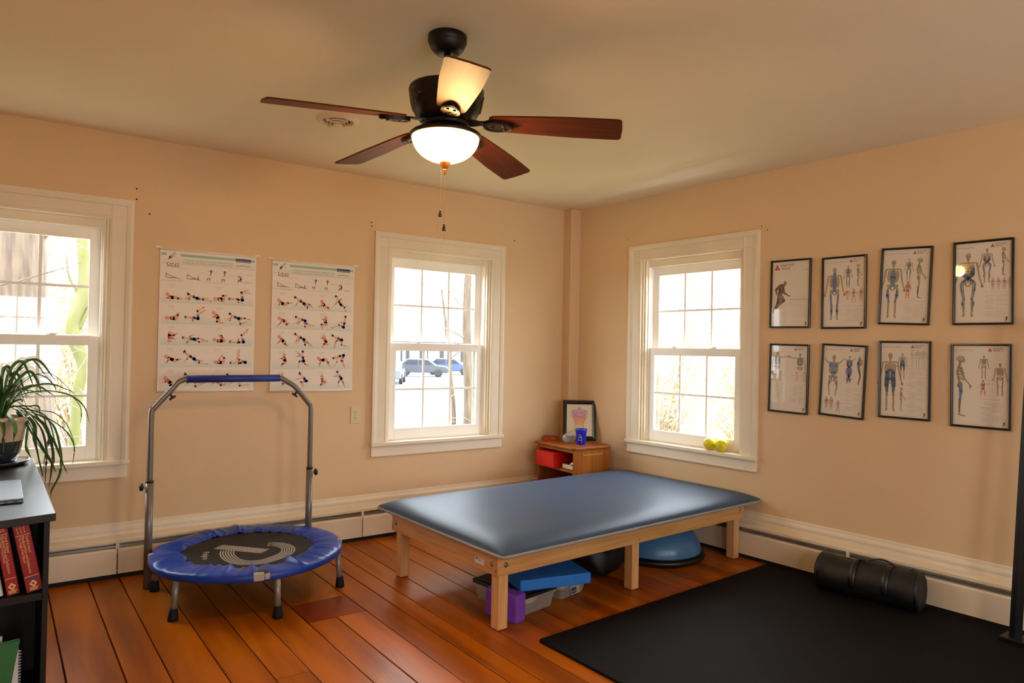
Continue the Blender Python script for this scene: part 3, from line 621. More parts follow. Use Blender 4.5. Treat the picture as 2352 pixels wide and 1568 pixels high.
for (dx, dy, zt, zf, tail) in ((-0.0135, 0.006, 1.985, 1.825, True), (-0.002, -0.004, 1.96, 1.772, False)):
    n = int((zt - zf) / 0.0046); b = MB()
    for k in range(n): b.ball((dx, dy, zf + k * 0.0046), 0.0009, 6, 4)
    ch = b.build('pull_chain', mChain, fan, kind='stuff')
    b = MB()
    for k in range(26 if tail else 11):
        if tail: b.ball((dx - 0.0012 * min(k, 6), dy + 0.0008 * min(k, 6), zf - 0.002 - max(0, k - 3) * 0.0036), 0.0008, 5, 3)
        else: b.ball((dx + 0.002, dy, zf - 0.035 - k * 0.0036), 0.0008, 5, 3)
    b.build('chain_tail', mChain, ch, kind='stuff')
    MB().lathe([(0.002, zf), (0.003, zf - 0.004), (0.0035, zf - 0.008), (0.0062, zf - 0.02), (0.0066, zf - 0.027), (0.0052, zf - 0.031)], 12, m=Matrix.Translation((dx, dy, 0))).build('pull_fob', mFob, ch)

fan.location.z = H
for ch in list(fan.children): ch.location.z -= H if ch.name.startswith(('canopy', 'downrod')) else H - 0.0165

# ------------------------------------------------------------------ round ceiling register
v = thing('ceiling_vent', 'round white ceiling register with concentric louvre rings', 'vent', (-2.452, -1.012, H))
MB().lathe([(0.112, 0), (0.11, -0.004), (0.082, -0.014), (0.078, -0.013), (0.076, -0.006), (0.076, 0)], 40, cap0=False, cap1=False).build('outer_ring', mVent, v)
MB().lathe([(0.077, -0.0015), (0.001, -0.0015)], 32, cap0=False, cap1=False).build('throat', mDark, v)
for r_, z_ in ((0.066, -0.012), (0.051, -0.019), (0.036, -0.026)):
    MB().lathe([(r_, z_ + 0.011), (r_ - 0.002, z_ + 0.011), (r_ + 0.004, z_ - 0.002), (r_ + 0.006, z_ - 0.001), (r_, z_ + 0.011)], 36, cap0=False, cap1=False).build('louvre_ring', mVent, v)
MB().lathe([(0.001, -0.037), (0.02, -0.036), (0.026, -0.031), (0.022, -0.022)], 28, cap0=True, cap1=False).build('centre_cap', mVent, v)
for k in range(4):
    o = MB().box((0.01, -0.0015, -0.026), (0.077, 0.0015, -0.003)).build('spoke', mVent, v); o.rotation_euler.z = R(20 + 90 * k)

# ------------------------------------------------------------------ wall outlet
ot = thing('wall_outlet', 'ivory duplex wall outlet beside the window trim', 'outlet', (-1.907, -0.001, 0.85))
MB().prism(rrect(-0.0345, -0.057, 0.0345, 0.057, 0.004), 'y', -0.005, 0).build('cover_plate', mIvory, ot, bevel=0.0015)
for z in (-0.02, 0.02):
    rc = MB().prism(arc((0, 0), 0.0165, R(30), R(150), 6) + arc((0, 0), 0.0165, R(210), R(330), 6), 'y', -0.0068, -0.004, m=Matrix.Translation((0, 0, z))).build('receptacle', mIvory, ot)
    b = MB().box((-0.0075, -0.0072, z - 0.001), (-0.005, -0.0066, z + 0.008)).box((0.005, -0.0072, z), (0.0072, -0.0066, z + 0.007))
    b.lathe([(0.0024, 0.0066), (0.0024, 0.0072)], 10, m=Matrix.Translation((0, 0, z - 0.007)) @ Matrix.Rotation(R(90), 4, 'X')); b.build('slots', mDark, rc)
MB().lathe([(0.003, 0.005), (0.002, 0.0062)], 10, m=Matrix.Rotation(R(90), 4, 'X')).build('screw', mBoltM, ot)

# ------------------------------------------------------------------ treatment table with blue pad
TH = R(3.5); tb = thing('treatment_table', 'low maple treatment table with a slate blue padded top', 'table', (-1.9396, -1.8236, 0), TH)
TL, TW = 2.0, 1.014                                                 # rail frame: x along the front, y to the back
def bolt(x, y, z, ax):
    mm = Matrix.Translation((x, y, z)) @ (Matrix.Rotation(R(90), 4, 'X') if ax == 'y' else Matrix.Rotation(R(-90), 4, 'Y'))
    b = MB(); b.lathe([(0.012, 0), (0.012, 0.002), (0.008, 0.0025), (0.0075, 0.0055), (0.004, 0.006)], 14, m=mm); b.build('bolt', mBoltM, tb)
def plug(x, y, z, ax):
    mm = Matrix.Translation((x, y, z)) @ (Matrix.Rotation(R(90), 4, 'X') if ax == 'y' else Matrix.Rotation(R(-90), 4, 'Y'))
    MB().lathe([(0.004, 0), (0.003, 0.001)], 8, m=mm).build('plug_hole', mDark, tb)
zb, zt = 0.262, 0.372
MB().box((0.0, 0.0, zb), (TL, 0.0195, zt)).build('front_rail', mMaple, tb, bevel=0.003)
MB().box((0.0, TW - 0.0195, zb), (TL, TW, zt)).build('back_rail', mMaple, tb, bevel=0.003)
mMapleY = mat('maple_wood_side', (222, 168, 104), 0.4, scale=3.0, stretch=(14, 1, 14), rgb2=(196, 138, 76), coat=0.15, detail=5)
MB().box((0.0003, 0.0197, zb), (0.0195, TW - 0.0197, zt)).build('end_rail', mMapleY, tb, bevel=0.002)
MB().box((TL - 0.0195, 0.0197, zb), (TL - 0.0003, TW - 0.0197, zt)).build('end_rail', mMapleY, tb, bevel=0.002)
lg = MB().box((0, 0, 0.004), (0.057, 0.057, zt - 0.004)).mesh('leg', mMapleLeg)
def leg(x, y):
    o = link('leg', lg, tb, (x, y, 0)); q = o.modifiers.new('bevel', 'BEVEL'); q.width = 0.003; q.segments = 2
    MB().lathe([(0.014, 0), (0.016, 0.001), (0.016, 0.006)], 12, m=Matrix.Translation((0.0285, 0.0285, 0))).build('glide', mBlack, o)
for x in (0.02, 0.95, TL - 0.077):
    for y in (0.02, TW - 0.077): leg(x, y)
MB().box((0.02, 0.02, zt - 0.012), (TL - 0.02, TW - 0.02, zt - 0.0005)).build('deck_board', mMaple, tb)
for x in (0.045, TL - 0.05): bolt(x, 0, 0.312 if x < 1 else 0.322, 'y')
for y in (0.05, TW - 0.05): bolt(0, y, 0.312, 'x')
for x, z in ((0.985, 0.283),): plug(x, 0, z, 'y')
for y in (0.02, TW - 0.012): plug(0, y, 0.285, 'x')
st = MB().box((-0.0012, 0.11, 0.287), (0.0, 0.185, 0.317)).build('maker_label', mSticker, tb)
k_ = Ink(); k_.rect(0.004, 0.017, 0.019, 0.027, (40, 44, 128)); k_.text('R', 0.0085, 0.019, 0.008, (240, 240, 240), 2)
for q in range(3): k_.rect(0.023, 0.022 - q * 0.0045, 0.058 - q * 0.006, 0.0242 - q * 0.0045, (150, 146, 150))
k_.build('label_print', st, Matrix.Translation((-0.0013, 0.182, 0.289)) @ Matrix.Rotation(R(-90), 4, 'Z'))
OX, OY = 0.055, 0.1; PX0, PX1, PY0, PY1 = -OX, TL + 0.06, -OY, TW + OY
def pad_pt(i, j, ins, z, r):                                        # rounded rectangle loop
    x0, x1, y0, y1 = PX0 + ins, PX1 - ins, PY0 + ins, PY1 - ins; rr = max(0.004, r)
    return rrect(x0, y0, x1, y1, rr, 6)
def pad_rings(spec, cap):
    b = MB(); n = None
    for (ins, z, r) in spec:
        L_ = rrect(PX0 + ins, PY0 + ins, PX1 - ins, PY1 - ins, r, 6); n = len(L_); b.v += [(p[0], p[1], z) for p in L_]
    for k in range(len(spec) - 1):
        for i in range(n): b.f.append((k * n + i, k * n + (i + 1) % n, (k + 1) * n + (i + 1) % n, (k + 1) * n + i)); b.sm.append(True)
    if cap: b.f.append(tuple((len(spec) - 1) * n + i for i in range(n))); b.sm.append(True)
    b.f.append(tuple(range(n))[::-1]); b.sm.append(False)
    return b
pad_rings([(0.004, 0.3735, 0.028), (0.0, 0.377, 0.03), (0.0, 0.387, 0.03), (0.005, 0.3895, 0.028)], True).build('pad_edge', mWelt, tb)
def crown(u, v):                                                    # padded top: steep near the edge, nearly flat in the middle
    x = PX0 + 0.004 + (PX1 - PX0 - 0.008) * u; y = PY0 + 0.004 + (PY1 - PY0 - 0.008) * v
    d = min(x - PX0, PX1 - x, PY1 - y, y - PY0) - 0.004
    dx, dy = min(x - PX0, PX1 - x) - 0.004, min(y - PY0, PY1 - y) - 0.004
    f = lambda q: 1 - (1 - min(1, max(0, q) / 0.19)) ** 2.3
    hgt = 0.046 * (f(dx) * f(dy)) ** 0.5 if dx > 0 and dy > 0 else 0
    cr = 0.026                                                      # rounded corners
    cxx, cyy = min(max(x, PX0 + 0.004 + cr), PX1 - 0.004 - cr), min(max(y, PY0 + 0.004 + cr), PY1 - 0.004 - cr)
    vx, vy = x - cxx, y - cyy; l = math.hypot(vx, vy)
    if vx and vy and l > cr: x, y = cxx + vx / l * cr, cyy + vy / l * cr
    hgt += 0.0012 * math.sin(9 * x + 2) * math.sin(7 * y) * min(1, d / 0.1) if d > 0 else 0
    return (x, y, 0.3885 + hgt)
def ease(t, k=14):                                                  # finer spacing near the edges
    return t
us = [0, .004, .01, .018, .028, .04, .055, .075, .1, .14, .2, .3, .4, .5]; us = us + [1 - q for q in us[::-1][1:]]
vs_ = [0, .006, .014, .025, .04, .06, .085, .12, .16, .22, .3, .4, .5]; vs_ = vs_ + [1 - q for q in vs_[::-1][1:]]
b = MB(); b.v = [crown(u, v_) for u in us for v_ in vs_]; nv = len(vs_)
b.f = [(i * nv + j, (i + 1) * nv + j, (i + 1) * nv + j + 1, i * nv + j + 1) for i in range(len(us) - 1) for j in range(nv - 1)]; b.sm = [True] * len(b.f)
b.build('pad', mVinylBlue, tb, subsurf=1)

# ------------------------------------------------------------------ trampoline with handle bar
TX, TY = -2.742, -0.607; RO, RI, ZR = 0.487, 0.338, 0.222
tr = thing('mini_trampoline', 'round blue skirted mini trampoline with a grey handle bar', 'trampoline', (TX, TY, 0))
ANG = 31.9
for k in range(6):
    a = R(ANG + 60 * k); x, y = math.cos(a), math.sin(a)
    l = MB().tube([(0.466 * x, 0.466 * y, ZR - 0.02), (0.481 * x, 0.481 * y, 0.03)], 0.0145, 14).build('leg', mTubeL, tr)
    MB().tube([(0.4795 * x, 0.4795 * y, 0.055), (0.481 * x, 0.481 * y, 0.045), (0.482 * x, 0.482 * y, 0.012), (0.4825 * x, 0.4825 * y, 0.0)], [0.0175, 0.019, 0.024, 0.0245], 14).build('rubber_foot', mRubber, l)
MB().tube([(0.468 * math.cos(2 * PI * k / 72), 0.468 * math.sin(2 * PI * k / 72), ZR - 0.02) for k in range(73)], 0.0145, 10, False).build('frame_ring', mTubeL, tr)
MB().lathe([(0.001, ZR - 0.006), (0.20, ZR - 0.0055), (0.40, ZR - 0.005)], 72, cap0=False, cap1=False).build('jumping_mat', mTrampMat, tr)
nr = random.Random(3)
gath = [(nr.uniform(0, 2 * PI), nr.uniform(0.02, 0.06), nr.uniform(0.3, 1)) for _ in range(120)]
def wr_(a):
    s = 0
    for c_, w_, h_ in gath:
        d = (a - c_ + PI) % (2 * PI) - PI
        if abs(d) < 3 * w_: s += h_ * math.exp(-(d / w_) ** 2)
    return s
NA = 420
wv = [wr_(2 * PI * k / NA) for k in range(NA)]; mu = sum(wv) / NA; wv = [q - mu for q in wv]
rad = [(RI - 0.012, -0.005), (RI, 0.001), (RI + 0.012, 0.006), (RI + 0.03, 0.008), (RI + 0.06, 0.009), (RI + 0.09, 0.009), (RI + 0.12, 0.007), (RO - 0.014, 0.004), (RO - 0.003, -0.002), (RO, -0.012), (RO - 0.001, -0.024), (RO - 0.004, -0.034), (RO - 0.014, -0.037)]
amp = [0.006, 0.009, 0.0105, 0.0105, 0.009, 0.0065, 0.0045, 0.0025, 0.001, 0, 0, 0, 0]
b = MB()
for (r_, z_), am in zip(rad, amp):
    for k in range(NA):
        a = 2 * PI * k / NA
        q = r_ + (0.004 * math.sin(61 * a) if r_ <= RI else 0)
        b.v.append((q * math.cos(a), q * math.sin(a), ZR + z_ + am * wv[k] + (0.002 * math.sin(5 * a) if r_ > RI else 0)))
for i in range(len(rad) - 1):
    for k in range(NA): b.f.append((i * NA + k, i * NA + (k + 1) % NA, (i + 1) * NA + (k + 1) % NA, (i + 1) * NA + k)); b.sm.append(True)
b.build('skirt', mSkirt, tr)
for a_, wd in ((262.5, 0.075), (167.4, 0.06), (349.5, 0.06)):        # hinge clips showing through the skirt
    a = R(a_); mm = Matrix.Rotation(a, 4, 'Z') @ Matrix.Translation((RO - 0.004, 0, ZR - 0.012))
    b = MB(); b.box((-0.022, -wd / 2, -0.02), (0.006, wd * 0.16, 0.018), mm); b.box((-0.024, wd * 0.16, -0.016), (0.004, wd / 2, 0.013), mm)
    c = b.build('hinge_clip', mClip, tr, bevel=0.004)
    MB().ball((0, 0, 0), 0.03, 16, 8, m=mm @ Matrix.Translation((-0.028, 0.004, 0.0145)) @ Matrix.Diagonal((1.1, wd * 19, 0.14, 1))).build('skirt_slit', mBlack, c)
k_ = Ink(step=0.0008)
def off_line(pts, d):
    out = []
    for i, p in enumerate(pts):
        t = (Vector(pts[min(i + 1, len(pts) - 1)]) - Vector(pts[max(i - 1, 0)])).normalized(); out.append((p[0] - t.y * d, p[1] + t.x * d))
    return out
INKC = (206, 196, 182)
curve = [(p[0], p[1]) for p in spline([(x / 1000, y / 1000, 0) for x, y in LOGO_CURVE], 5)]
for q in range(6):
    d = (q - 2.5) * 0.0135
    k_.stroke(off_line([(-0.135, 0.113), (0.054, -0.098)], d), 0.0034, INKC, 1, 2); k_.stroke(off_line(curve, d * 0.95), 0.0034, INKC, 1, 2)
Mlogo = Matrix.Translation((0, 0, ZR - 0.0055)) @ Matrix.Rotation(R(-90), 4, 'X')
k2 = Ink(step=0.0008)
k2.v = []; k2.text('Pelpo', -0.226, 0.05, 0.046, INKC, 1, wid=0.135, ang=math.atan2(-0.134, -0.025))
k_.build('mat_logo', tr, Mlogo); k2.build('mat_lettering', tr, Mlogo)
# handle: two posts, upper bow, foam grip
PXL, PXR, PY = -3.196 - TX, -2.326 - TX, -0.322 - TY
for s, px in ((-1, PXL), (1, PXR)):
    lo = MB().tube([(px, PY, 0.004), (px, PY, 0.575)], 0.0195, 18).build('lower_post', mTubeU, tr)
    MB().tube([(px, PY, 0.567), (px, PY, 0.5785)], 0.0202, 18).build('collar', mBlack, lo)
    b = MB().tube([(px + s * 0.015, PY, 0.545), (px + s * 0.032, PY, 0.545)], 0.006, 10); b.build('knob_stem', mBoltM, lo)
    b = MB(); b.lathe([(0.012, 0), (0.019, 0.003), (0.0195, 0.008), (0.018, 0.016), (0.012, 0.019)], 12, m=Matrix.Translation((px + s * 0.03, PY, 0.545)) @ Matrix.Rotation(s * R(90), 4, 'Y'), wob=lambda a, z: 1 + 0.06 * math.cos(6 * a)); b.build('knob', mBlack, lo)
    xt = -3.022 - TX if s < 0 else -2.523 - TX
    pts = spline([(px, PY, 0.56), (px, PY, 0.75), (px, PY, 0.935), (px - s * 0.012, PY, 0.965), (px - s * 0.05, PY, 1.012), (px - s * 0.1, PY, 1.07), (xt + s * 0.052, PY, 1.1), (xt + s * 0.022, PY, 1.118), (xt - s * 0.01, PY, 1.1215), (xt - s * 0.05, PY, 1.122)], 6)
    up_ = MB().tube(pts, 0.0152, 16).build('upper_tube', mTubeU, tr)
    kx, kz = px - s * 0.088, 1.052
    b = MB().tube([(kx, PY, kz - 0.01), (kx - s * 0.012, PY, kz - 0.03)], 0.006, 8).tube([(kx - s * 0.028, PY, kz - 0.022), (kx + s * 0.002, PY, kz - 0.042)], [0.006, 0.006], 8); b.build('wing_knob', mBlack, up_)
MB().tube([(-3.026 - TX, PY, 1.1218), (-2.519 - TX, PY, 1.1235)], 0.0205, 20).build('foam_grip', mGrip, tr)
# ------------------------------------------------------------------ exercise posters (flat prints of small posed figures)
SKIN, SKIN2, HAIR, TOP, SHORTS = (242, 184, 152), (226, 152, 118), (58, 42, 36), (36, 30, 34), (84, 118, 196)
BSK, BSK2 = (238, 158, 124), (222, 126, 94)
def woman(k, f):
    h, bun, s, p, legs, arms = [([Vector(q) for q in i] if isinstance(i, list) and not isinstance(i[0], list) else ([[Vector(q) for q in l] for l in i] if isinstance(i, list) else (Vector(i) if i else None))) for i in f]
    far = lambda L_: L_[1:]
    for l in legs[1:]: k.stroke([p] + l, [7.5, 5, 2.6], SKIN2, 2)
    for a in arms[1:]: k.stroke([s] + a, [4.6, 3.4, 2.0], SKIN2, 2)
    k.stroke([h + (s - h) * 0.3, s], [3.4, 4.5], SKIN2, 3)
    k.stroke([s, (s + p) / 2, p], [7.5, 7.0, 9.0], SKIN, 3)
    d = (p - s); m = s + d * 0.3; n = Vector((-d.y, d.x)).normalized()
    k.stroke([m + n * 5.5, m - n * 5.5], 4.2, TOP, 5)
    for l in legs[:1]:
        k.stroke([p] + l, [8.5, 5.6, 2.8], SKIN, 4); k.stroke([l[-1], l[-1] + (l[-1] - l[0]).normalized() * 6], [3, 1.6], SKIN2, 4)
        k.stroke([p - d.normalized() * 4, p, p + (l[0] - p) * 0.38], [8.6, 9.6, 7.6], SHORTS, 5)
    for a in arms[:1]: k.stroke([s] + a, [5, 3.7, 2.1], SKIN, 6)
    k.ell(h, 8.2, 9.2, SKIN, 6, n=12)
    b = bun if bun else h - (s - h).normalized() * 6
    u = (b - h); u = u.normalized() if u.length > 0 else Vector((0, 1))
    k.ell(h + u * 3.0, 8.4, 8.0, HAIR, 7, n=12)
    if bun: k.stroke([h + u * 5, b], [5.5, 3.2], HAIR, 7)
    k.ell(h - u * 3.2 + Vector((-1, 0)), 5.2, 5.0, SKIN, 8, n=10)
def baby(k, f):
    h, c, p, kn, ft, hd = [Vector(q) for q in f]
    k.stroke([c, hd], [5.5, 3.2], BSK2, 2)
    k.stroke([p, kn, ft], [9.5, 6.5, 3.6], BSK2, 3)
    k.stroke([h, c, (c + p) / 2, p], [8, 9.5, 10.5, 10.5], BSK, 4)
    k.stroke([p + Vector((1, 1)), kn + Vector((1, 1)), ft], [7.5, 5.2, 2.8], BSK, 5)
    k.stroke([c, (c + hd) / 2 + Vector((0, -2)), hd], [4.6, 3.8, 2.4], BSK, 5)
    k.ell(h, 11.0, 11.5, BSK, 6, n=14); k.ell(h + Vector((-2, -2)), 6.5, 6.2, BSK2, 7, n=10); k.ell(h + Vector((-1, 2.5)), 8.0, 6.8, BSK, 8, n=10)
def poster(x0, x1, zt, zb, women, babies, part_txt, months, label):
    t = thing('exercise_poster', label, 'poster', ((x0 + x1) / 2, -0.002, zb), 0, 'exercise posters on the wall'); cx = (x0 + x1) / 2; wd = x1 - x0
    MB().box((-wd / 2, -0.0045, 0.012), (wd / 2, -0.0035, zt - zb - 0.012)).build('sheet', mPaper, t)
    MB().tube([(-wd / 2 - 0.004, -0.006, zt - zb - 0.01), (wd / 2 + 0.004, -0.006, zt - zb - 0.01)], 0.006, 10).build('top_rail', mRail, t)
    MB().tube([(-wd / 2 - 0.002, -0.006, 0.01), (wd / 2 + 0.002, -0.006, 0.01)], 0.006, 10).build('bottom_rail', mRail, t)
    for s in (-1, 1):
        q = [(wd / 2 * s - s * 0.008, -0.002), (wd / 2 * s + s * 0.02, 0.001), (wd / 2 * s + s * 0.026, 0.005), (wd / 2 * s + s * 0.02, 0.0105), (wd / 2 * s - s * 0.008, 0.007)]
        MB().prism([(a, b + zt - zb - 0.006) for a, b in q], 'y', -0.005, -0.0005).build('hanger_tab', mRail, t)
    k = Ink(); X = lambda u: x0 * 1000 + u * wd * 1000; Hh = (zt - zb) * 1000; Z = lambda v: zt * 1000 - v * Hh
    s = wd / 0.543
    PAL = (222, 226, 210)
    k.rect(X(.02), Z(.105), X(.985), Z(.075), (226, 224, 206), 1)
    k.rect(X(.012), Z(.055), X(.062), Z(.036), (156, 190, 170), 1); k.rect(X(.2), Z(.055), X(.985), Z(.037), (150, 190, 172), 1)
    k.text('REHABILITATION', X(.785), Z(.057), 9, (236, 232, 226), 4, wid=78 * s); k.rect(X(.775), Z(.061), X(.94), Z(.036), (42, 44, 92), 2)
    k.text('OF PRAGUE SCHOOL', X(.78), Z(.074), 5, (170, 160, 150), 2, wid=80 * s)
    k.stroke([(X(.78), Z(.092)), (X(.82), Z(.088)), (X(.86), Z(.085)), (X(.9), Z(.089)), (X(.93), Z(.092))], 2.4, (170, 160, 140), 2, 3)
    k.text('DYNAMIC NEUROMUSCULAR STABILIZATION', X(.233), Z(.082), 13, (120, 128, 122), 3, wid=275 * s)
    k.text('EXERCISES IN DEVELOPMENTAL POSITIONS', X(.233), Z(.1), 13, (120, 128, 122), 3, wid=272 * s)
    k.rect(X(.012), Z(.1085), X(.985), Z(.107), (130, 130, 122), 2); k.rect(X(.06), Z(.125), X(.2), Z(.1), (238, 226, 208), 3)
    k.text('DNS', X(.067), Z(.121), 24, (34, 34, 34), 4, wid=68 * s); k.rect(X(.067), Z(.1285), X(.19), Z(.124), (156, 42, 44), 4)
    g = (176, 158, 146)
    k.ell((X(.14), Z(.036)), 8.5, 8, (200, 186, 172), 3); k.stroke([(X(.128), Z(.045)), (X(.1), Z(.065)), (X(.078), Z(.083))], [7, 8, 3], (214, 196, 182), 2)
    k.stroke([(X(.118), Z(.055)), (X(.095), Z(.068)), (X(.083), Z(.082))], [2.5, 2.5, 1], (196, 106, 100), 3); k.stroke([(X(.12), Z(.05)), (X(.15), Z(.06)), (X(.16), Z(.066))], 1.2, g, 3)
    # small diagrams under the heading
    for ox, fl in ((.11, 1), (.32, -1)):
        k.ell((X(ox - .065 * fl), Z(.178)), 13, 13, (216, 204, 190), 1); k.ell((X(ox - .065 * fl), Z(.178)), 12, 12, (238, 226, 208), 2)
        k.stroke([(X(ox - .045), Z(.172)), (X(ox - .05), Z(.205)), (X(ox - .03), Z(.203))], 1.6, (110, 104, 98), 3)
        k.stroke([(X(ox - .045), Z(.18)), (X(ox + .01), Z(.196)), (X(ox + .07), Z(.208))], [2, 1.6, 1.2], (150, 110, 104), 3)
        k.stroke([(X(ox - .02), Z(.208)), (X(ox + .03), Z(.203)), (X(ox + .09), Z(.21))], [3, 3.6, 1.6], (150, 146, 140), 2)
    k.stroke([(X(.385), Z(.18)), (X(.38), Z(.208))], [1, 4], (90, 96, 120), 4)
    for ox, c1, c2 in ((.515, (74, 110, 170), (150, 82, 74)), (.66, (190, 52, 54), (110, 126, 128))):
        k.ell((X(ox), Z(.143)), 7.5, 8.5, c1, 3); k.stroke([(X(ox), Z(.153)), (X(ox - .005), Z(.166))], [3.4, 1.4], c1, 3); k.stroke([(X(ox - .002), Z(.162)), (X(ox - .006), Z(.178))], [3, 1], c2, 4)
    for ox, c1, c2 in ((.475, (100, 136, 140), (170, 84, 78)), (.63, (130, 110, 116), (188, 62, 66))):
        k.stroke([(X(ox), Z(.196)), (X(ox + .003), Z(.213))], [3.4, 1], c1, 3); k.stroke([(X(ox + .01), Z(.193)), (X(ox + .025), Z(.195)), (X(ox + .026), Z(.214))], [2, 3, 1.2], c2, 3)
    k.ell((X(.55), Z(.198)), 18, 18, (214, 202, 188), 1, n=18); k.ell((X(.55), Z(.198)), 16.5, 16.5, (238, 226, 208), 2, n=18)
    k.ell((X(.835), Z(.148)), 9, 10, (212, 200, 188), 2); k.ell((X(.835), Z(.148)), 7.6, 8.6, (238, 226, 208), 3)
    k.stroke([(X(.835), Z(.16)), (X(.833), Z(.185)), (X(.84), Z(.2))], [5, 6, 5], (222, 208, 194), 1)
    for a, b_, c_ in (((.83, .17), (.85, .178), (90, 100, 130)), ((.815, .165), (.805, .18), (120, 130, 132)), ((.815, .193), (.8, .21), (90, 86, 100)), ((.83, .195), (.85, .205), (188, 70, 72))):
        k.stroke([(X(a[0]), Z(a[1])), (X(b_[0]), Z(b_[1]))], [4, 1.2], c_, 4)
    for (u, v_, wid) in ((.1, .135, .2), (.47, .142, .12), (.39, .156, .07), (.7, .163, .09), (.88, .15, .08), (.42, .222, .33), (.87, .2, .08), (.87, .205, .09), (.87, .21, .07)):
        k.rect(X(u), Z(v_ + .0022), X(u + wid), Z(v_), (196, 184, 170), 1)
    k.text(part_txt, X(.015), Z(.228), 9, (140, 134, 126), 2, wid=118 * s)
    rows = [.372, .518, .666, .818, .973]
    for i, v_ in enumerate(rows):
        for q in range(3): k.rect(X(.018 + .003 * q), Z(v_), X(.975 - .003 * q), Z(v_ - .052 + .016 * q), [(234, 224, 206), (228, 222, 204), (220, 220, 202)][q], 1 + 0.3 * q)
        k.rect(X(.018), Z(v_ + .002), X(.975), Z(v_), (186, 194, 178), 1)
        vt = rows[i - 1] + .032 if i else .257
        k.text(months[2 * i], X(.09), Z(vt), 9.5, (150, 152, 146), 2); k.text(months[2 * i + 1], X(.575), Z(vt), 9.5, (150, 152, 146), 2)
        k.rect(X(.09), Z(vt + .011), X(.15), Z(vt + .0085), (200, 190, 176), 2); k.rect(X(.575), Z(vt + .011), X(.625), Z(vt + .0085), (200, 190, 176), 2)
    for f in babies: baby(k, f)
    for f in women: woman(k, f)
    k.v = [((a - cx * 1000) / 1000, b, (c - zb * 1000) / 1000) for a, b, c in k.v]
    k.build('print', t, Matrix.Translation((0, -0.0046, 0)))
poster(-3.131, -2.589, 1.881, 1.026, WOMEN[:10], BABIES[:10], 'PART I: 3-7 MONTH PATTERNS', ['3 months', '3 months', '4 months', '4.5 months', '5 months', '5 months', '6 months', '6 months', '7 months', '7 months'],
       'white exercise poster nearest the large left window, showing lying and crawling positions')
poster(-2.488, -1.938, 1.874, 1.014, WOMEN[10:], BABIES[10:], 'PART 2: 7-14 MONTH PATTERNS', ['7 months', '8 months', '8 months', '10 months', '9 months', '11 months', '11 months', '12 months', '12 months', '14 months'],
       'white exercise poster above the wall outlet, ending with standing and squatting positions')

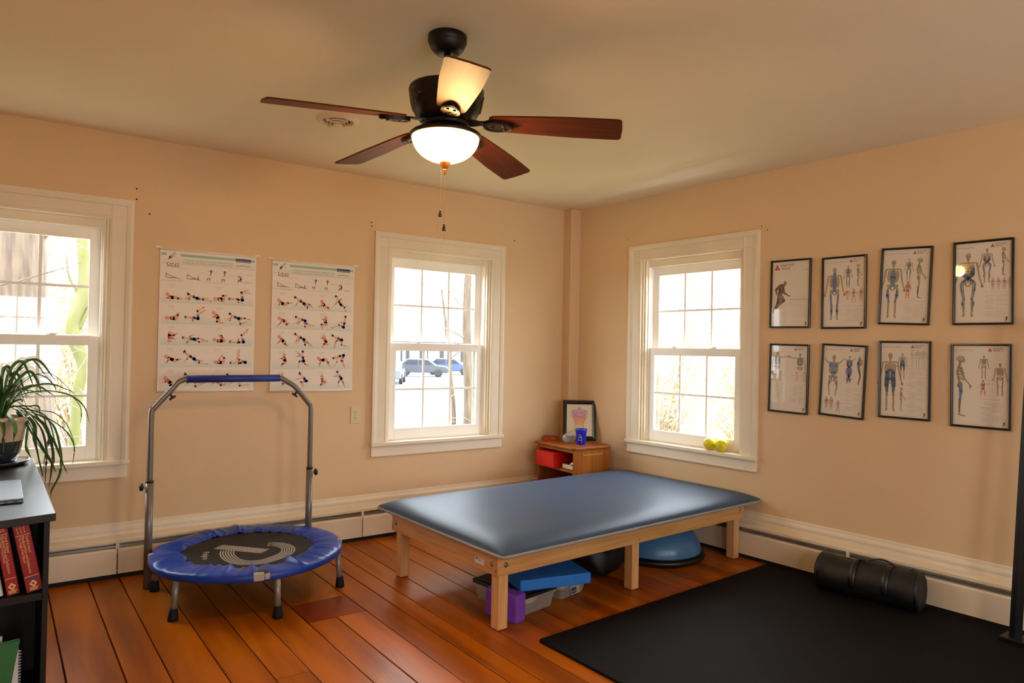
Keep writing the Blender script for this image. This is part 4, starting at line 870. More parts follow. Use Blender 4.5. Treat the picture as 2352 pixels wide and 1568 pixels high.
# ------------------------------------------------------------------ framed anatomy prints on the right wall
BONE, BONED, BLU, FLESH = (186, 168, 128), (122, 104, 76), (112, 128, 160), (226, 178, 152)
def skel(k, x, y, h, blue='', dim=0.0, side=False, lay=2, arms='down', legs=True):   # x centre, y top (sheet mm, y up), h height in mm
    D = lambda c: tuple(int(a + (236 - a) * dim) for a in c)
    A, B_, U = D(BONED), D(BONE), D(BLU)
    P = lambda u, v: (x + u * h, y - v * h)
    def bone(pts, r0, r1=None):
        r1 = r1 or r0; n = len(pts); rr = [r0 + (r1 - r0) * i / max(1, n - 1) for i in range(n)]
        k.stroke([P(*q) for q in pts], [r * h + 0.35 for r in rr], A, lay, 3); k.stroke([P(*q) for q in pts], [r * h * 0.62 for r in rr], B_, lay + 1, 3)
    if side:
        k.ell(P(.0, .055), .058 * h, .05 * h, A, lay); k.ell(P(-.004, .05), .05 * h, .042 * h, B_, lay + 1); k.ell(P(.045, .085), .026 * h, .03 * h, A, lay); k.ell(P(.047, .083), .018 * h, .02 * h, B_, lay + 1)
        bone([(0, .1), (-.012, .17)], .015); bone([(-.012, .16), (-.045, .27), (-.02, .4), (-.01, .46)], .014)
        for q in range(9):
            v = .17 + .026 * q; wv_ = .06 + .03 * math.sin(PI * q / 10)
            k.stroke([P(-.04, v), P(.02, v + .02), P(-.03 + wv_, v + .045)], 0.0058 * h + .2, A if q % 2 else B_, lay + 1, 2)
        k.ell(P(-.005, .49), .04 * h, .045 * h, A, lay); k.ell(P(.0, .49), .026 * h, .03 * h, B_, lay + 1)
        bone([(0, .5), (.012, .6), (0, .71)], .018, .014); bone([(0, .72), (-.008, .83), (-.01, .95)], .014, .01); bone([(-.015, .965), (.03, .975), (.07, .985)], .012, .007)
        bone([(0, .2), (.03, .3), (.055, .36)], .011); bone([(.055, .37), (.13, .47)], .009)
        for q in range(4): k.stroke([P(.13, .47), P(.175 - .012 * q, .5 + .016 * q)], [.005 * h, .0025 * h], A, lay, 2)
        if 'L' in blue:
            k.stroke([P(.0, .46), P(.012, .58), P(.002, .7)], [.03 * h, .026 * h, .014 * h], U, lay + 3); k.stroke([P(-.002, .72), P(-.008, .84), P(-.008, .93)], [.018 * h, .014 * h, .005 * h], D((112, 116, 110)), lay + 3)
            k.stroke([P(.005, .1), P(-.01, .165)], .016 * h, D((120, 134, 150)), lay + 3)
        if 'K' in blue: k.stroke([P(-.005, .72), P(-.008, .85), P(-.01, .94)], [.02 * h, .017 * h, .008 * h], D((120, 124, 122)), lay + 3)
        return
    k.ell(P(0, .045), .036 * h, .045 * h, A, lay); k.ell(P(0, .043), .03 * h, .038 * h, B_, lay + 1)
    k.ell(P(0, .085), .024 * h, .025 * h, A, lay); k.ell(P(0, .083), .017 * h, .018 * h, B_, lay + 1)
    if 'k' not in blue:
        for s in (-1, 1): k.ell(P(s * .013, .052), .008 * h, .008 * h, D((70, 58, 44)), lay + 2, n=8)
        k.rect(*P(-.012, .094), *P(.012, .09), D((90, 76, 58)), lay + 2)
    bone([(0, .1), (0, .17)], .012); bone([(0, .17), (0, .46)], .011)
    for s in (-1, 1):
        bone([(0, .165), (s * .06, .155), (s * .115, .165)], .008)
        for q in range(9):
            v = .175 + .023 * q; wv_ = .055 + .03 * math.sin(PI * (q + 2) / 12)
            k.stroke([P(s * .008, v), P(s * wv_, v - .004 + .004), P(s * (wv_ + .005), v + .018), P(s * (.02 + .003 * q), v + .036)], .0048 * h + .15, A if q % 2 else B_, lay + 1, 2)
        k.ell(P(s * .055, .462), .042 * h, .028 * h, A, lay, s * 0.9); k.ell(P(s * .055, .46), .03 * h, .017 * h, B_, lay + 1, s * 0.9)
        bone([(s * .03, .5), (s * .012, .525)], .01)
        if legs:
            bone([(s * .075, .5), (s * .068, .6), (s * .055, .715)], .015, .012); k.ell(P(s * .055, .725), .02 * h, .018 * h, A, lay + 1)
            bone([(s * .055, .735), (s * .055, .85), (s * .052, .945)], .013, .008); bone([(s * .066, .75), (s * .066, .93)], .005)
            bone([(s * .052, .955), (s * .062, .995)], .012, .014)
        if arms == 'down':
            bone([(s * .12, .17), (s * .135, .27), (s * .145, .345)], .011, .009); bone([(s * .147, .355), (s * .165, .43), (s * .185, .5)], .009, .007)
            for q in range(4): k.stroke([P(s * .187, .505), P(s * (.175 + .014 * q), .555 - .004 * abs(q - 1))], [.005 * h, .003 * h], A, lay, 2)
        elif arms == 'up':
            bone([(s * .11, .17), (s * .15, .13), (s * .19, .085)], .01, .008)
        elif arms == ('R' if s > 0 else 'L'):
            bone([(s * .11, .17), (s * .2, .16), (s * .36, .13)], .011, .008)
            for q in range(3): k.stroke([P(s * .36, .13), P(s * .43, .115 + .012 * q)], [.005 * h, .002 * h], A, lay, 2)
        else:
            bone([(s * .12, .17), (s * .14, .3), (s * .16, .46)], .011, .008); k.stroke([P(s * .16, .46), P(s * .165, .53)], [.01 * h, .003 * h], A, lay)
    T_ = lay + 3
    for s in (-1, 1):
        if 'b' in blue: k.stroke([P(s * .012, .11), P(s * .018, .25), P(s * .016, .46)], [.014 * h, .02 * h, .016 * h], U, T_); k.stroke([P(s * .07, .54), P(s * .062, .7)], [.02 * h, .017 * h], U, T_); k.stroke([P(s * .055, .73), P(s * .055, .84), P(s * .052, .93)], [.02 * h, .022 * h, .006 * h], U, T_)
        if 'f' in blue: k.stroke([P(s * .012, .17), P(s * .022, .3), P(s * .02, .46)], [.008 * h, .022 * h, .014 * h], U, T_); k.stroke([P(s * .08, .53), P(s * .075, .62), P(s * .058, .71)], [.016 * h, .026 * h, .01 * h], U, T_)
        if 's' in blue: k.stroke([P(s * .07, .25), P(s * .06, .33), P(0, .4), P(-s * .08, .46)], [.018 * h, .03 * h, .03 * h, .016 * h], D((98, 104, 124)), T_); k.stroke([P(s * .1, .48), P(s * .09, .58), P(s * .07, .7)], [.012 * h, .014 * h, .008 * h], U, T_); k.stroke([P(s * .07, .75), P(s * .075, .8), P(s * .062, .88)], [.008 * h, .016 * h, .006 * h], U, T_)
        if 'u' in blue: k.ell(P(s * .052, .215), .046 * h, .046 * h, U, T_); k.stroke([P(s * .02, .27), P(s * .025, .36), P(s * .014, .47)], [.024 * h, .024 * h, .012 * h], D((140, 152, 164)), T_); k.stroke([P(s * .03, .52), P(s * .07, .6)], [.007 * h, .012 * h], U, T_)
        if 'd' in blue: k.stroke([P(0, .28), P(s * .05, .34), P(s * .045, .46)], [.012 * h, .03 * h, .045 * h], D((88, 106, 136)), T_); k.stroke([P(s * .05, .46), P(s * .058, .56), P(s * .045, .68)], [.04 * h, .034 * h, .016 * h], D((88, 106, 136)), T_)
        if 'r' in blue: k.stroke([P(s * .012, .17), P(s * .014, .27)], [.014 * h, .01 * h], D((214, 150, 140)), T_)
        if 'a' in blue: k.stroke([P(s * .04, .17), P(s * .06, .26), P(s * .03, .38)], [.03 * h, .026 * h, .014 * h], D((120, 130, 146)), T_)
def ghost(k, x, y, h, arm=0, col=FLESH, dim=0.25):                  # plain pink outline figure
    c = tuple(int(a + (236 - a) * dim) for a in col); hc = tuple(int(a + (236 - a) * dim) for a in (150, 110, 92))
    P = lambda u, v: (x + u * h, y - v * h)
    k.ell(P(0, .07), .055 * h, .07 * h, c, 3); k.ell(P(0, .045), .056 * h, .05 * h, hc, 4, n=10)
    k.stroke([P(0, .16), P(0, .3), P(0, .48)], [.1 * h, .095 * h, .09 * h], c, 2)
    for s in (-1, 1):
        sp = .06 if not arm else .1
        k.stroke([P(s * .045, .5), P(s * sp, .74), P(s * (sp + .01), .96)], [.055 * h, .042 * h, .025 * h], c, 2)
        if arm == 2 and s > 0: k.stroke([P(.08, .2), P(.2, .22), P(.38, .2)], [.035 * h, .028 * h, .016 * h], c, 2)
        else: k.stroke([P(s * .09, .18), P(s * .14 * (1 + .6 * (arm == 1)), .34), P(s * .16 * (1 + arm * .6), .5)], [.035 * h, .028 * h, .018 * h], c, 2)
def bust(k, x, y, h, d):                                            # half figure pointing with one arm
    P = lambda u, v: (x + u * h, y - v * h); c = (230, 196, 172)
    k.ell(P(0, .1), .085 * h, .1 * h, c, 3); k.ell(P(0, .06), .088 * h, .07 * h, (172, 130, 110), 4)
    k.stroke([P(0, .3), P(0, .9)], [.15 * h, .13 * h], c, 2); k.stroke([P(d * .1, .3), P(d * .35, .36), P(d * .62, .33)], [.06 * h, .05 * h, .03 * h], c, 3)
    k.stroke([P(-d * .14, .3), P(-d * .2, .8)], [.05 * h, .03 * h], c, 3)
def runner(k, x, y, h, c=(120, 94, 80), c2=(150, 122, 104)):        # running figure, head to the right
    P = lambda u, v: (x + u * h, y - v * h)
    k.ell(P(.42, .07), .05 * h, .068 * h, c2, 4); k.stroke([P(.4, .12), P(.34, .17)], .035 * h, c, 3)
    k.stroke([P(.31, .17), P(.29, .3), P(.25, .45)], [.09 * h, .085 * h, .075 * h], c, 3); k.stroke([P(.34, .2), P(.33, .32), P(.28, .44)], [.05 * h, .05 * h, .03 * h], c2, 4)
    k.stroke([P(.24, .15), P(.13, .25), P(.14, .39)], [.045 * h, .036 * h, .02 * h], c, 4); k.stroke([P(.14, .39), P(.16, .43)], [.02 * h, .012 * h], c2, 4)
    k.stroke([P(.36, .22), P(.4, .37), P(.54, .46)], [.042 * h, .034 * h, .018 * h], c2, 4); k.stroke([P(.54, .46), P(.6, .47)], [.018 * h, .008 * h], c, 4)
    k.stroke([P(.27, .47), P(.38, .6), P(.2, .76)], [.075 * h, .056 * h, .036 * h], c2, 5); k.stroke([P(.2, .76), P(.12, .88)], [.03 * h, .016 * h], c, 4)
    k.stroke([P(.24, .48), P(.2, .66), P(.13, .8), P(.03, .92)], [.07 * h, .05 * h, .034 * h, .02 * h], c, 3); k.stroke([P(.03, .91), P(.06, 1.0)], [.02 * h, .01 * h], c2, 4)
def para(k, x0, x1, y, n, dy, rng, right=False, col=(168, 156, 140)):
    for i in range(n):
        if rng.random() < 0.22: continue
        l = (x1 - x0) * rng.uniform(.45, 1)
        k.rect(*((x1 - l, y - i * dy - .8) if right else (x0, y - i * dy - .8)), *((x1, y - i * dy) if right else (x0 + l, y - i * dy)), col if rng.random() > .15 else (130, 118, 104), 1)
def framed(i, c, dims, tilt, art, label):
    w_, h_ = dims; t = thing('framed_print', label, 'picture', group='framed anatomy prints on the right wall')
    t.matrix_world = MR @ Matrix.Translation((c[0], -0.001, c[1])) @ Matrix.Rotation(-tilt, 4, 'Y')
    x, z, f = w_ / 2, h_ / 2, 0.011
    prof = [(0, 0), (0, -0.014), (0.0015, -0.016), (0.006, -0.0165), (0.0095, -0.0145), (f, -0.0105), (f, -0.004)]
    C4 = [(-x, -z), (x, -z), (x, z), (-x, z)]
    for q in range(4):
        a, b_ = Vector(C4[q]), Vector(C4[(q + 1) % 4]); d = (b_ - a).normalized(); n = Vector((-d.y, d.x))
        b = MB()
        for e, sg in ((a, 1), (b_, -1)):
            for (o_, y_) in prof: p_ = e + n * o_ + d * (o_ * sg); b.v.append((p_.x, y_, p_.y))
        m_ = len(prof)
        b.f = [(r, (r + 1) % m_, m_ + (r + 1) % m_, m_ + r) for r in range(m_)] + [tuple(range(m_))[::-1], tuple(range(m_, 2 * m_))]; b.sm = [False] * len(b.f)
        b.build('frame_bar', mFrame, t)
    MB().box((-x + f - .003, -0.005, -z + f - .003), (x - f + .003, -0.002, z - f + .003)).build('sheet', mSheet, t)
    k = Ink(); W_, H_ = (w_ - 2 * f) * 1000, (h_ - 2 * f) * 1000
    U = lambda u: (u - .5) * W_
    V = lambda v_: (.5 - v_) * H_
    art(k, U, V, W_, H_, random.Random(i))
    k.v = [(a / 1000, b, c_ / 1000) for a, b, c_ in k.v]
    k.build('print', t, None).location = (0, -0.0051, 0)
    g = MB(); g.add([(-x + f - .002, -0.009, -z + f - .002), (x - f + .002, -0.009, -z + f - .002), (x - f + .002, -0.009, z - f + .002), (-x + f - .002, -0.009, z - f + .002)], [(0, 1, 2, 3)]); g.build('glass', mPicGlass, t)
GR = (128, 116, 104)
def logo(k, x, y, s):
    k.poly([(x, y), (x + s, y), (x + s / 2, y + s * 1.0)], (178, 22, 20), 2)
    k.rect(x + s * .34, y + s * .42, x + s * .66, y + s * .5, (236, 226, 210), 3); k.rect(x + s * .46, y + s * .1, x + s * .54, y + s * .46, (236, 226, 210), 3)
    k.text('ANATOMY', x + s * 1.12, y + s * .56, s * .62, (96, 86, 78), 2, wid=s * 2.55); k.text('TRAINS', x + s * 1.12, y - s * .02, s * .62, (96, 86, 78), 2, wid=s * 1.75)
def common(k, U, V, W_, H_, title, t2=None):
    logo(k, U(.63), V(.068), W_ * .075); k.text(title, U(.02), V(.062), 9, (158, 128, 118), 2, wid=min(W_ * .52, len(title) * 5.2))
    if t2: k.text(t2, U(.02), V(.092), 9, (158, 128, 118), 2, wid=W_ * .3)
    runner(k, U(.895), V(.925), 26, (66, 54, 40), (96, 80, 58)); k.rect(U(.03), V(.985), U(.75), V(.982), (190, 178, 160), 1)
def a_cover(k, U, V, W_, H_, rg):
    logo(k, U(.05), V(.125), W_ * .15); k.text('3rd EDITION', U(.98), V(.145), 7, (150, 136, 122), 2, right=True)
    runner(k, U(.0), V(.3), H_ * .5)
    k.text('The Myofascial Meridians', U(.98), V(.595), 9.5, (104, 72, 66), 2, wid=W_ * .54, right=True)
    for q, s in enumerate(['The Superficial Back Line', 'The Superficial Front Line', 'The Lateral Line', 'The Spiral Line', 'The Front and Back Arm Lines', 'The Functional Lines', 'The Deep Front Line']):
        k.text(s, U(.98), V(.635 + .036 * q), 8.5, (206, 194, 178), 2, wid=len(s) * W_ * .0205, right=True)
    runner(k, U(.9), V(.93), 24, (66, 54, 40), (96, 80, 58)); k.rect(U(.03), V(.985), U(.75), V(.982), (190, 178, 160), 1)
def a_back(k, U, V, W_, H_, rg):
    common(k, U, V, W_, H_, 'The Superficial Back Line'); skel(k, U(.27), V(.13), H_ * .76, 'bk')
    skel(k, U(.6), V(.12), H_ * .31, 'bk'); skel(k, U(.84), V(.1), H_ * .32, 'K', side=True)
    k.ell((U(.59), V(.51)), 12, 13, (196, 130, 96), 3); k.ell((U(.61), V(.53)), 9, 12, (226, 186, 156), 4); k.stroke([(U(.6), V(.54)), (U(.59), V(.6))], 6, (226, 186, 156), 3)
    ghost(k, U(.74), V(.45), H_ * .21, 1); ghost(k, U(.92), V(.445), H_ * .2)
    k.rect(U(.5), V(.7), U(.95), V(.697), (190, 150, 136), 1); para(k, U(.5), U(.71), V(.73), 17, 5, rg, True); para(k, U(.73), U(.96), V(.73), 16, 5, rg)
def a_front(k, U, V, W_, H_, rg):
    common(k, U, V, W_, H_, 'The Superficial Front Line'); skel(k, U(.23), V(.14), H_ * .79, 'f')
    skel(k, U(.56), V(.13), H_ * .3, 'f', .1); skel(k, U(.78), V(.12), H_ * .55, 'K', side=True); ghost(k, U(.56), V(.44), H_ * .24, 0, (226, 160, 130), .1)
    k.rect(U(.46), V(.71), U(.94), V(.707), (190, 150, 136), 1); para(k, U(.45), U(.66), V(.74), 17, 5.2, rg, True); para(k, U(.68), U(.94), V(.74), 16, 5.2, rg)
def a_spiral(k, U, V, W_, H_, rg):
    common(k, U, V, W_, H_, 'The Spiral Line'); skel(k, U(.23), V(.12), H_ * .8, 's')
    skel(k, U(.57), V(.08), H_ * .42, 's', .1); skel(k, U(.86), V(.08), H_ * .35, 'K', side=True)
    for q in range(4): ghost(k, U(.68 + .1 * q), V(.45), H_ * .15, 0, (214, 176, 156), .3)
    k.rect(U(.5), V(.625), U(.93), V(.622), (200, 150, 130), 1); para(k, U(.5), U(.7), V(.66), 22, 5.2, rg, True); para(k, U(.72), U(.97), V(.66), 22, 5.2, rg)
def a_arm(k, U, V, W_, H_, rg):
    common(k, U, V, W_, H_, 'The Front and', 'Back Arm Lines'); skel(k, U(.17), V(.095), H_ * .5, 'a', legs=False, arms='R'); skel(k, U(.8), V(.105), H_ * .5, 'a', legs=False, arms='L')
    for u, d in ((.05, 1), (.27, 1), (.72, -1), (.93, -1)): bust(k, U(u), V(.395), H_ * .15, d)
    for u in (.04, .27, .55, .78): para(k, U(u), U(u + .19), V(.58), 22, 5.2, rg, u in (.04, .55))
def a_func(k, U, V, W_, H_, rg):
    common(k, U, V, W_, H_, 'The Functional Lines'); skel(k, U(.26), V(.13), H_ * .72, 'u', arms='up', legs=False)
    for s in (-1, 1): k.stroke([(U(.26) + s * 22, V(.5)), (U(.26) + s * 24, V(.6)), (U(.26) + s * 17, V(.73))], [5, 4, 2.5], BONED, 2); k.stroke([(U(.26) + s * 22, V(.5)), (U(.26) + s * 24, V(.6)), (U(.26) + s * 17, V(.73))], [3, 2.4, 1.5], BONE, 3)
    skel(k, U(.64), V(.13), H_ * .42, 'us', arms='up', legs=False)
    k.stroke([(U(.62), V(.33)), (U(.63), V(.42)), (U(.68), V(.52))], [7, 6, 2], (104, 112, 150), 6); k.stroke([(U(.67), V(.33)), (U(.65), V(.42)), (U(.6), V(.53))], [5, 6, 2], (112, 116, 140), 6)
    k.stroke([(U(.88), V(.15)), (U(.85), V(.24)), (U(.87), V(.33))], [4, 8, 6], (110, 122, 152), 3); k.ell((U(.91), V(.22)), 9, 19, BONED, 2); k.ell((U(.91), V(.22)), 6, 15, BONE, 3); k.stroke([(U(.88), V(.34)), (U(.91), V(.42)), (U(.87), V(.53))], [6, 4, 3], BONED, 4)
    ghost(k, U(.13), V(.75), H_ * .2, 0, (216, 176, 160), .2); ghost(k, U(.25), V(.75), H_ * .2, 0, (216, 176, 160), .2); ghost(k, U(.42), V(.79), H_ * .18, 2, (216, 176, 160), .2)
    para(k, U(.55), U(.74), V(.6), 26, 5, rg, True); para(k, U(.76), U(.97), V(.6), 26, 5, rg)
def a_deep(k, U, V, W_, H_, rg):
    common(k, U, V, W_, H_, 'The Deep Front Line'); skel(k, U(.2), V(.135), H_ * .79, 'dr'); skel(k, U(.46), V(.14), H_ * .34, 'd', .05); skel(k, U(.44), V(.6), H_ * .32, '', side=True)
    for q in range(3): skel(k, U(.66 + .115 * q), V(.08), H_ * .245, '', .55, side=(q == 0))
    k.rect(U(.55), V(.345), U(.97), V(.342), (190, 150, 136), 1); para(k, U(.52), U(.74), V(.37), 46, 5, rg, True); para(k, U(.76), U(.98), V(.37), 44, 5, rg)
def a_lat(k, U, V, W_, H_, rg):
    common(k, U, V, W_, H_, 'The Lateral Line'); skel(k, U(.13), V(.12), H_ * .78, 'L', side=True); skel(k, U(.56), V(.12), H_ * .29, ''); skel(k, U(.85), V(.21), H_ * .4, '')
    ghost(k, U(.55), V(.43), H_ * .2, 2, (226, 166, 140), .15)
    k.rect(U(.46), V(.665), U(.85), V(.662), (190, 150, 136), 1); para(k, U(.48), U(.68), V(.69), 21, 5, rg, True); para(k, U(.7), U(.93), V(.69), 21, 5, rg)
FR = [((1.965, 1.6995), (.2645, .4275), -.013, a_cover, 'black framed print of a running figure, top left of the eight'),
      ((2.2955, 1.69), (.2600, .426), -.004, a_back, 'black framed print of a skeleton seen from behind, top row, second from the window'),
      ((2.629, 1.707), (.2605, .425), -.042, a_front, 'black framed print tilted left, skeleton with blue thighs, top row, third from the window'),
      ((2.994, 1.703), (.2635, .430), -.004, a_spiral, 'black framed print of a skeleton with crossed belly bands, top right of the eight'),
      ((1.961, 1.171), (.2590, .430), -.020, a_arm, 'black framed print of two half skeletons pointing at each other, bottom left of the eight'),
      ((2.2955, 1.172), (.2612, .4265), -.045, a_func, 'black framed print of a skeleton with raised arms, bottom row, second from the window'),
      ((2.6295, 1.192), (.2630, .4275), -.003, a_deep, 'black framed print of a skeleton with blue hips, bottom row, third from the window'),
      ((2.9875, 1.178), (.2630, .4285), 0.0, a_lat, 'black framed print of a sideways skeleton, bottom right of the eight')]
for i, (c, d, a, f, l) in enumerate(FR): framed(i, c, d, a, f, l)
# ------------------------------------------------------------------ nightstand in the corner and the things on it
ns = thing('nightstand', 'honey oak nightstand with an open shelf standing in the corner of the room', 'nightstand', (-0.443, -0.592, 0))
NW, ND, NZ = 0.392, 0.482, 0.6                                      # x depth, y width, height; its front faces the left window
MB().prism([(0.02, 0), (NW - 0.02, 0), (NW, 0.02), (NW, ND), (0, ND), (0, 0.02)], 'z', NZ - 0.02, NZ).build('top', mOak, ns, bevel=0.006, seg=3)
MB().box((0.02, 0.018, 0), (NW - 0.012, 0.036, NZ - 0.02)).build('side_panel', mOak, ns, bevel=0.001)
MB().box((0.02, ND - 0.036, 0), (NW - 0.012, ND - 0.018, NZ - 0.02)).build('side_panel', mOak, ns, bevel=0.001)
MB().box((NW - 0.03, 0.036, 0.03), (NW - 0.02, ND - 0.036, NZ - 0.02)).build('back_panel', mOak, ns)
MB().box((0.021, 0.036, 0.555), (0.035, ND - 0.036, NZ - 0.02)).build('apron', mOak, ns)
MB().box((0.024, 0.036, 0.405), (NW - 0.03, ND - 0.036, 0.422)).build('shelf', mOak, ns)
MB().box((0.024, 0.036, 0.06), (NW - 0.03, ND - 0.036, 0.078)).build('bottom_board', mOak, ns)
MB().box((0.11, 0.0165, 0.536), (0.3, 0.0185, 0.541)).build('scratch', mMaple, ns, label='pale scratch')
o = thing('storage_box', 'bright red box sticking out of the nightstand shelf', 'box', (-0.462, -0.375, 0.4225))
MB().box((0, 0, 0), (0.24, 0.22, 0.105)).build('body', mRedBox, o, bevel=0.003); MB().box((-0.002, 0.001, 0.103), (0.243, 0.222, 0.112)).build('lid', mRedBox, o, bevel=0.003)
o = thing('binder', 'dark red binder lying beside the red box on the nightstand shelf', 'binder', (-0.4, -0.545, 0.4225))
MB().box((0, 0, 0), (0.22, 0.15, 0.003)).box((0, 0, 0.037), (0.22, 0.15, 0.04)).box((0.217, 0, 0), (0.22, 0.15, 0.04)).build('cover', mat('dark_red_cover', (96, 14, 12), 0.5), o); MB().box((0.004, 0.004, 0.0035), (0.215, 0.146, 0.0365)).build('pages', mPages, o)
b = MB().grid(lambda u, v_: (0.07 * u, 0.05 * v_, 0.001 + 0.012 * math.sin(PI * u * 1.3) ** 2 + 0.004 * math.sin(5 * v_ + 3 * u)), 8, 6)
o = b.build('paper_scrap', mSticker, solid=0.0006); o.location = (-0.412, -0.552, 0.4645); tag(o, 'crumpled white paper scrap on the nightstand shelf', 'paper')
# framed torso drawing, leaning against the corner post
pf = thing('framed_drawing', 'black framed watercolour of a human torso leaning in the corner', 'picture')
pf.matrix_world = Matrix.Translation((-0.118, -0.272, 0.601)) @ Matrix.Rotation(math.atan2(-0.62, 0.78), 4, 'Z') @ Matrix.Rotation(R(-17), 4, 'X')
fw_, fh_, ff = 0.268, 0.325, 0.032
prof = [(0, 0.012), (0, -0.006), (0.004, -0.01), (0.02, -0.009), (0.027, -0.004), (ff, -0.001), (ff, 0.008)]
C4 = [(-fw_ / 2, 0), (fw_ / 2, 0), (fw_ / 2, fh_), (-fw_ / 2, fh_)]
for q in range(4):
    a, b_ = Vector(C4[q]), Vector(C4[(q + 1) % 4]); d = (b_ - a).normalized(); n = Vector((-d.y, d.x)); b = MB()
    for e, sg in ((a, 1), (b_, -1)):
        for (o_, y_) in prof: p_ = e + n * o_ + d * (o_ * sg); b.v.append((p_.x, y_ - 0.012, p_.y))
    m_ = len(prof); b.f = [(r, (r + 1) % m_, m_ + (r + 1) % m_, m_ + r) for r in range(m_)] + [tuple(range(m_))[::-1], tuple(range(m_, 2 * m_))]; b.sm = [False] * len(b.f)
    b.build('frame_bar', mFrame, pf)
b = MB(); i0 = ff - 0.001
b.box((-fw_ / 2 + i0, -0.012, i0), (-fw_ / 2 + i0 + .005, -0.006, fh_ - i0)).box((fw_ / 2 - i0 - .005, -0.012, i0), (fw_ / 2 - i0, -0.006, fh_ - i0)).box((-fw_ / 2 + i0, -0.012, i0), (fw_ / 2 - i0, -0.006, i0 + .005)).box((-fw_ / 2 + i0, -0.012, fh_ - i0 - .005), (fw_ / 2 - i0, -0.006, fh_ - i0))
b.build('inner_lip', mIvory, pf)
MB().box((-fw_ / 2 + ff - .002, -0.006, ff - .002), (fw_ / 2 - ff + .002, -0.001, fh_ - ff + .002)).build('sheet', mSheet, pf)
k = Ink(); rg = random.Random(5)
ramp = [(.0, (150, 170, 190)), (.12, (170, 140, 180)), (.25, (214, 110, 140)), (.42, (226, 96, 96)), (.62, (232, 140, 70)), (.8, (238, 196, 70)), (1.0, (226, 220, 110))]
def rc(t):
    for (a, c1), (b_, c2) in zip(ramp, ramp[1:]):
        if t <= b_: f = (t - a) / (b_ - a); return tuple(int(c1[i] + (c2[i] - c1[i]) * f) for i in range(3))
    return ramp[-1][1]
pale = lambda c, f: tuple(int(v_ + (238 - v_) * f) for v_ in c)
cz, hh = 0.272, 0.2
hw = lambda t: .013 + .004 * t * 4 if t < .12 else (.062 if t < .2 else .062 - .028 * (t - .2) / .55 if t < .75 else .034 + .012 * (t - .75) / .25)
for q in range(40):
    t = q / 40; k.rect(-hw(t), cz - hh * (t + .026), hw(t), cz - hh * t, pale(rc(t), .5 + .1 * math.sin(q * 1.7)), 1)
for q in range(150):
    t = rg.random() ** 0.8; x = rg.uniform(-1, 1) * hw(t); l = rg.uniform(.004, .02)
    k.stroke([(x, cz - hh * t), (x + rg.uniform(-.006, .006), cz - hh * t - l)], [rg.uniform(.0006, .003), .0004], pale(rc(t), rg.choice([0, .2, .4])), 2 + q % 4, 2)
for s in (-1, 1):
    k.stroke([(s * .012, cz), (s * .014, cz - .02), (s * .05, cz - .032), (s * .063, cz - .05), (s * .06, cz - .09), (s * .052, cz - .1)], .0011, (130, 90, 120), 7, 3)
    k.stroke([(s * .046, cz - .06), (s * .036, cz - .12), (s * .032, cz - .15), (s * .042, cz - .2)], .0009, (200, 110, 60), 7, 3)
    k.stroke([(s * .002, cz - .055), (s * .02, cz - .048), (s * .04, cz - .06), (s * .03, cz - .08), (s * .004, cz - .083)], .0009, (150, 60, 90), 7, 3)
k.build('print', pf, None).location = (0, -0.0062, 0)
g = MB(); g.add([(-fw_ / 2 + ff, -0.0095, ff), (fw_ / 2 - ff, -0.0095, ff), (fw_ / 2 - ff, -0.0095, fh_ - ff), (-fw_ / 2 + ff, -0.0095, fh_ - ff)], [(0, 1, 2, 3)]); g.build('glass', mPicGlass, pf)
o = MB().box((-0.02, 0.0, 0.0), (0.02, 0.0025, 0.2)).build('easel_back', mDark, pf)
# blue cup with a triangle emblem
cp = thing('plastic_cup', 'royal blue cup with a white triangle emblem on the nightstand', 'cup', (-0.255, -0.452, 0.6))
MB().lathe([(0.001, 0.0), (0.031, 0.0), (0.033, 0.003), (0.0425, 0.098), (0.0445, 0.1), (0.0455, 0.118), (0.0445, 0.12), (0.0425, 0.118), (0.0405, 0.1), (0.031, 0.006), (0.001, 0.005)], 36, cap0=False, cap1=False).build('cup_body', mCupBlue, cp)
rad_ = lambda z: 0.0334 + 0.0095 * (z / 0.098)
def cs(a, z): return (rad_(z) * 1.008 * math.cos(R(a)), rad_(z) * 1.008 * math.sin(R(a)), z)
b = MB(); A0 = 212
for l in ([(A0, .082), (A0 - 20, .036), (A0 + 30, .036), (A0, .082)], [(A0 - 11, .057), (A0 + 16, .057)], [(A0 + 24, .03), (A0 + 24, .012)], [(A0 + 10, .066), (A0 + 26, .058)]):
    pts = []
    for (a, z), (a2, z2) in zip(l, l[1:]): pts += [cs(a + (a2 - a) * t / 6, z + (z2 - z) * t / 6) for t in range(7)]
    b.tube(pts, 0.0011, 4, True)
b.build('emblem', mSticker, cp, kind='stuff')
# clear cup on its side
cc = thing('clear_cup', 'frosted clear plastic cup lying on its side against the blue cup', 'cup')
dv = Vector((0.86, 0.45, 0.02)).normalized(); side = Vector((-dv.y, dv.x, 0)).normalized(); upv = dv.cross(side) * 1
Mc = Matrix((side, dv.cross(side) * 1, dv)).transposed().to_4x4(); Mc.translation = (-0.338, -0.37, 0.6425); cc.matrix_world = Mc
MB().lathe([(0.001, 0.0), (0.0305, 0.0), (0.032, 0.003), (0.0405, 0.095), (0.0425, 0.098), (0.042, 0.112)], 32, cap0=False, cap1=False).build('cup_wall', mCupClear, cc)
MB().lathe([(0.027, 0.0012), (0.0275, 0.004), (0.024, 0.005)], 32, cap0=False, cap1=False).build('base_ring', mCupClear, cc)
cc.rotation_mode = 'QUATERNION'
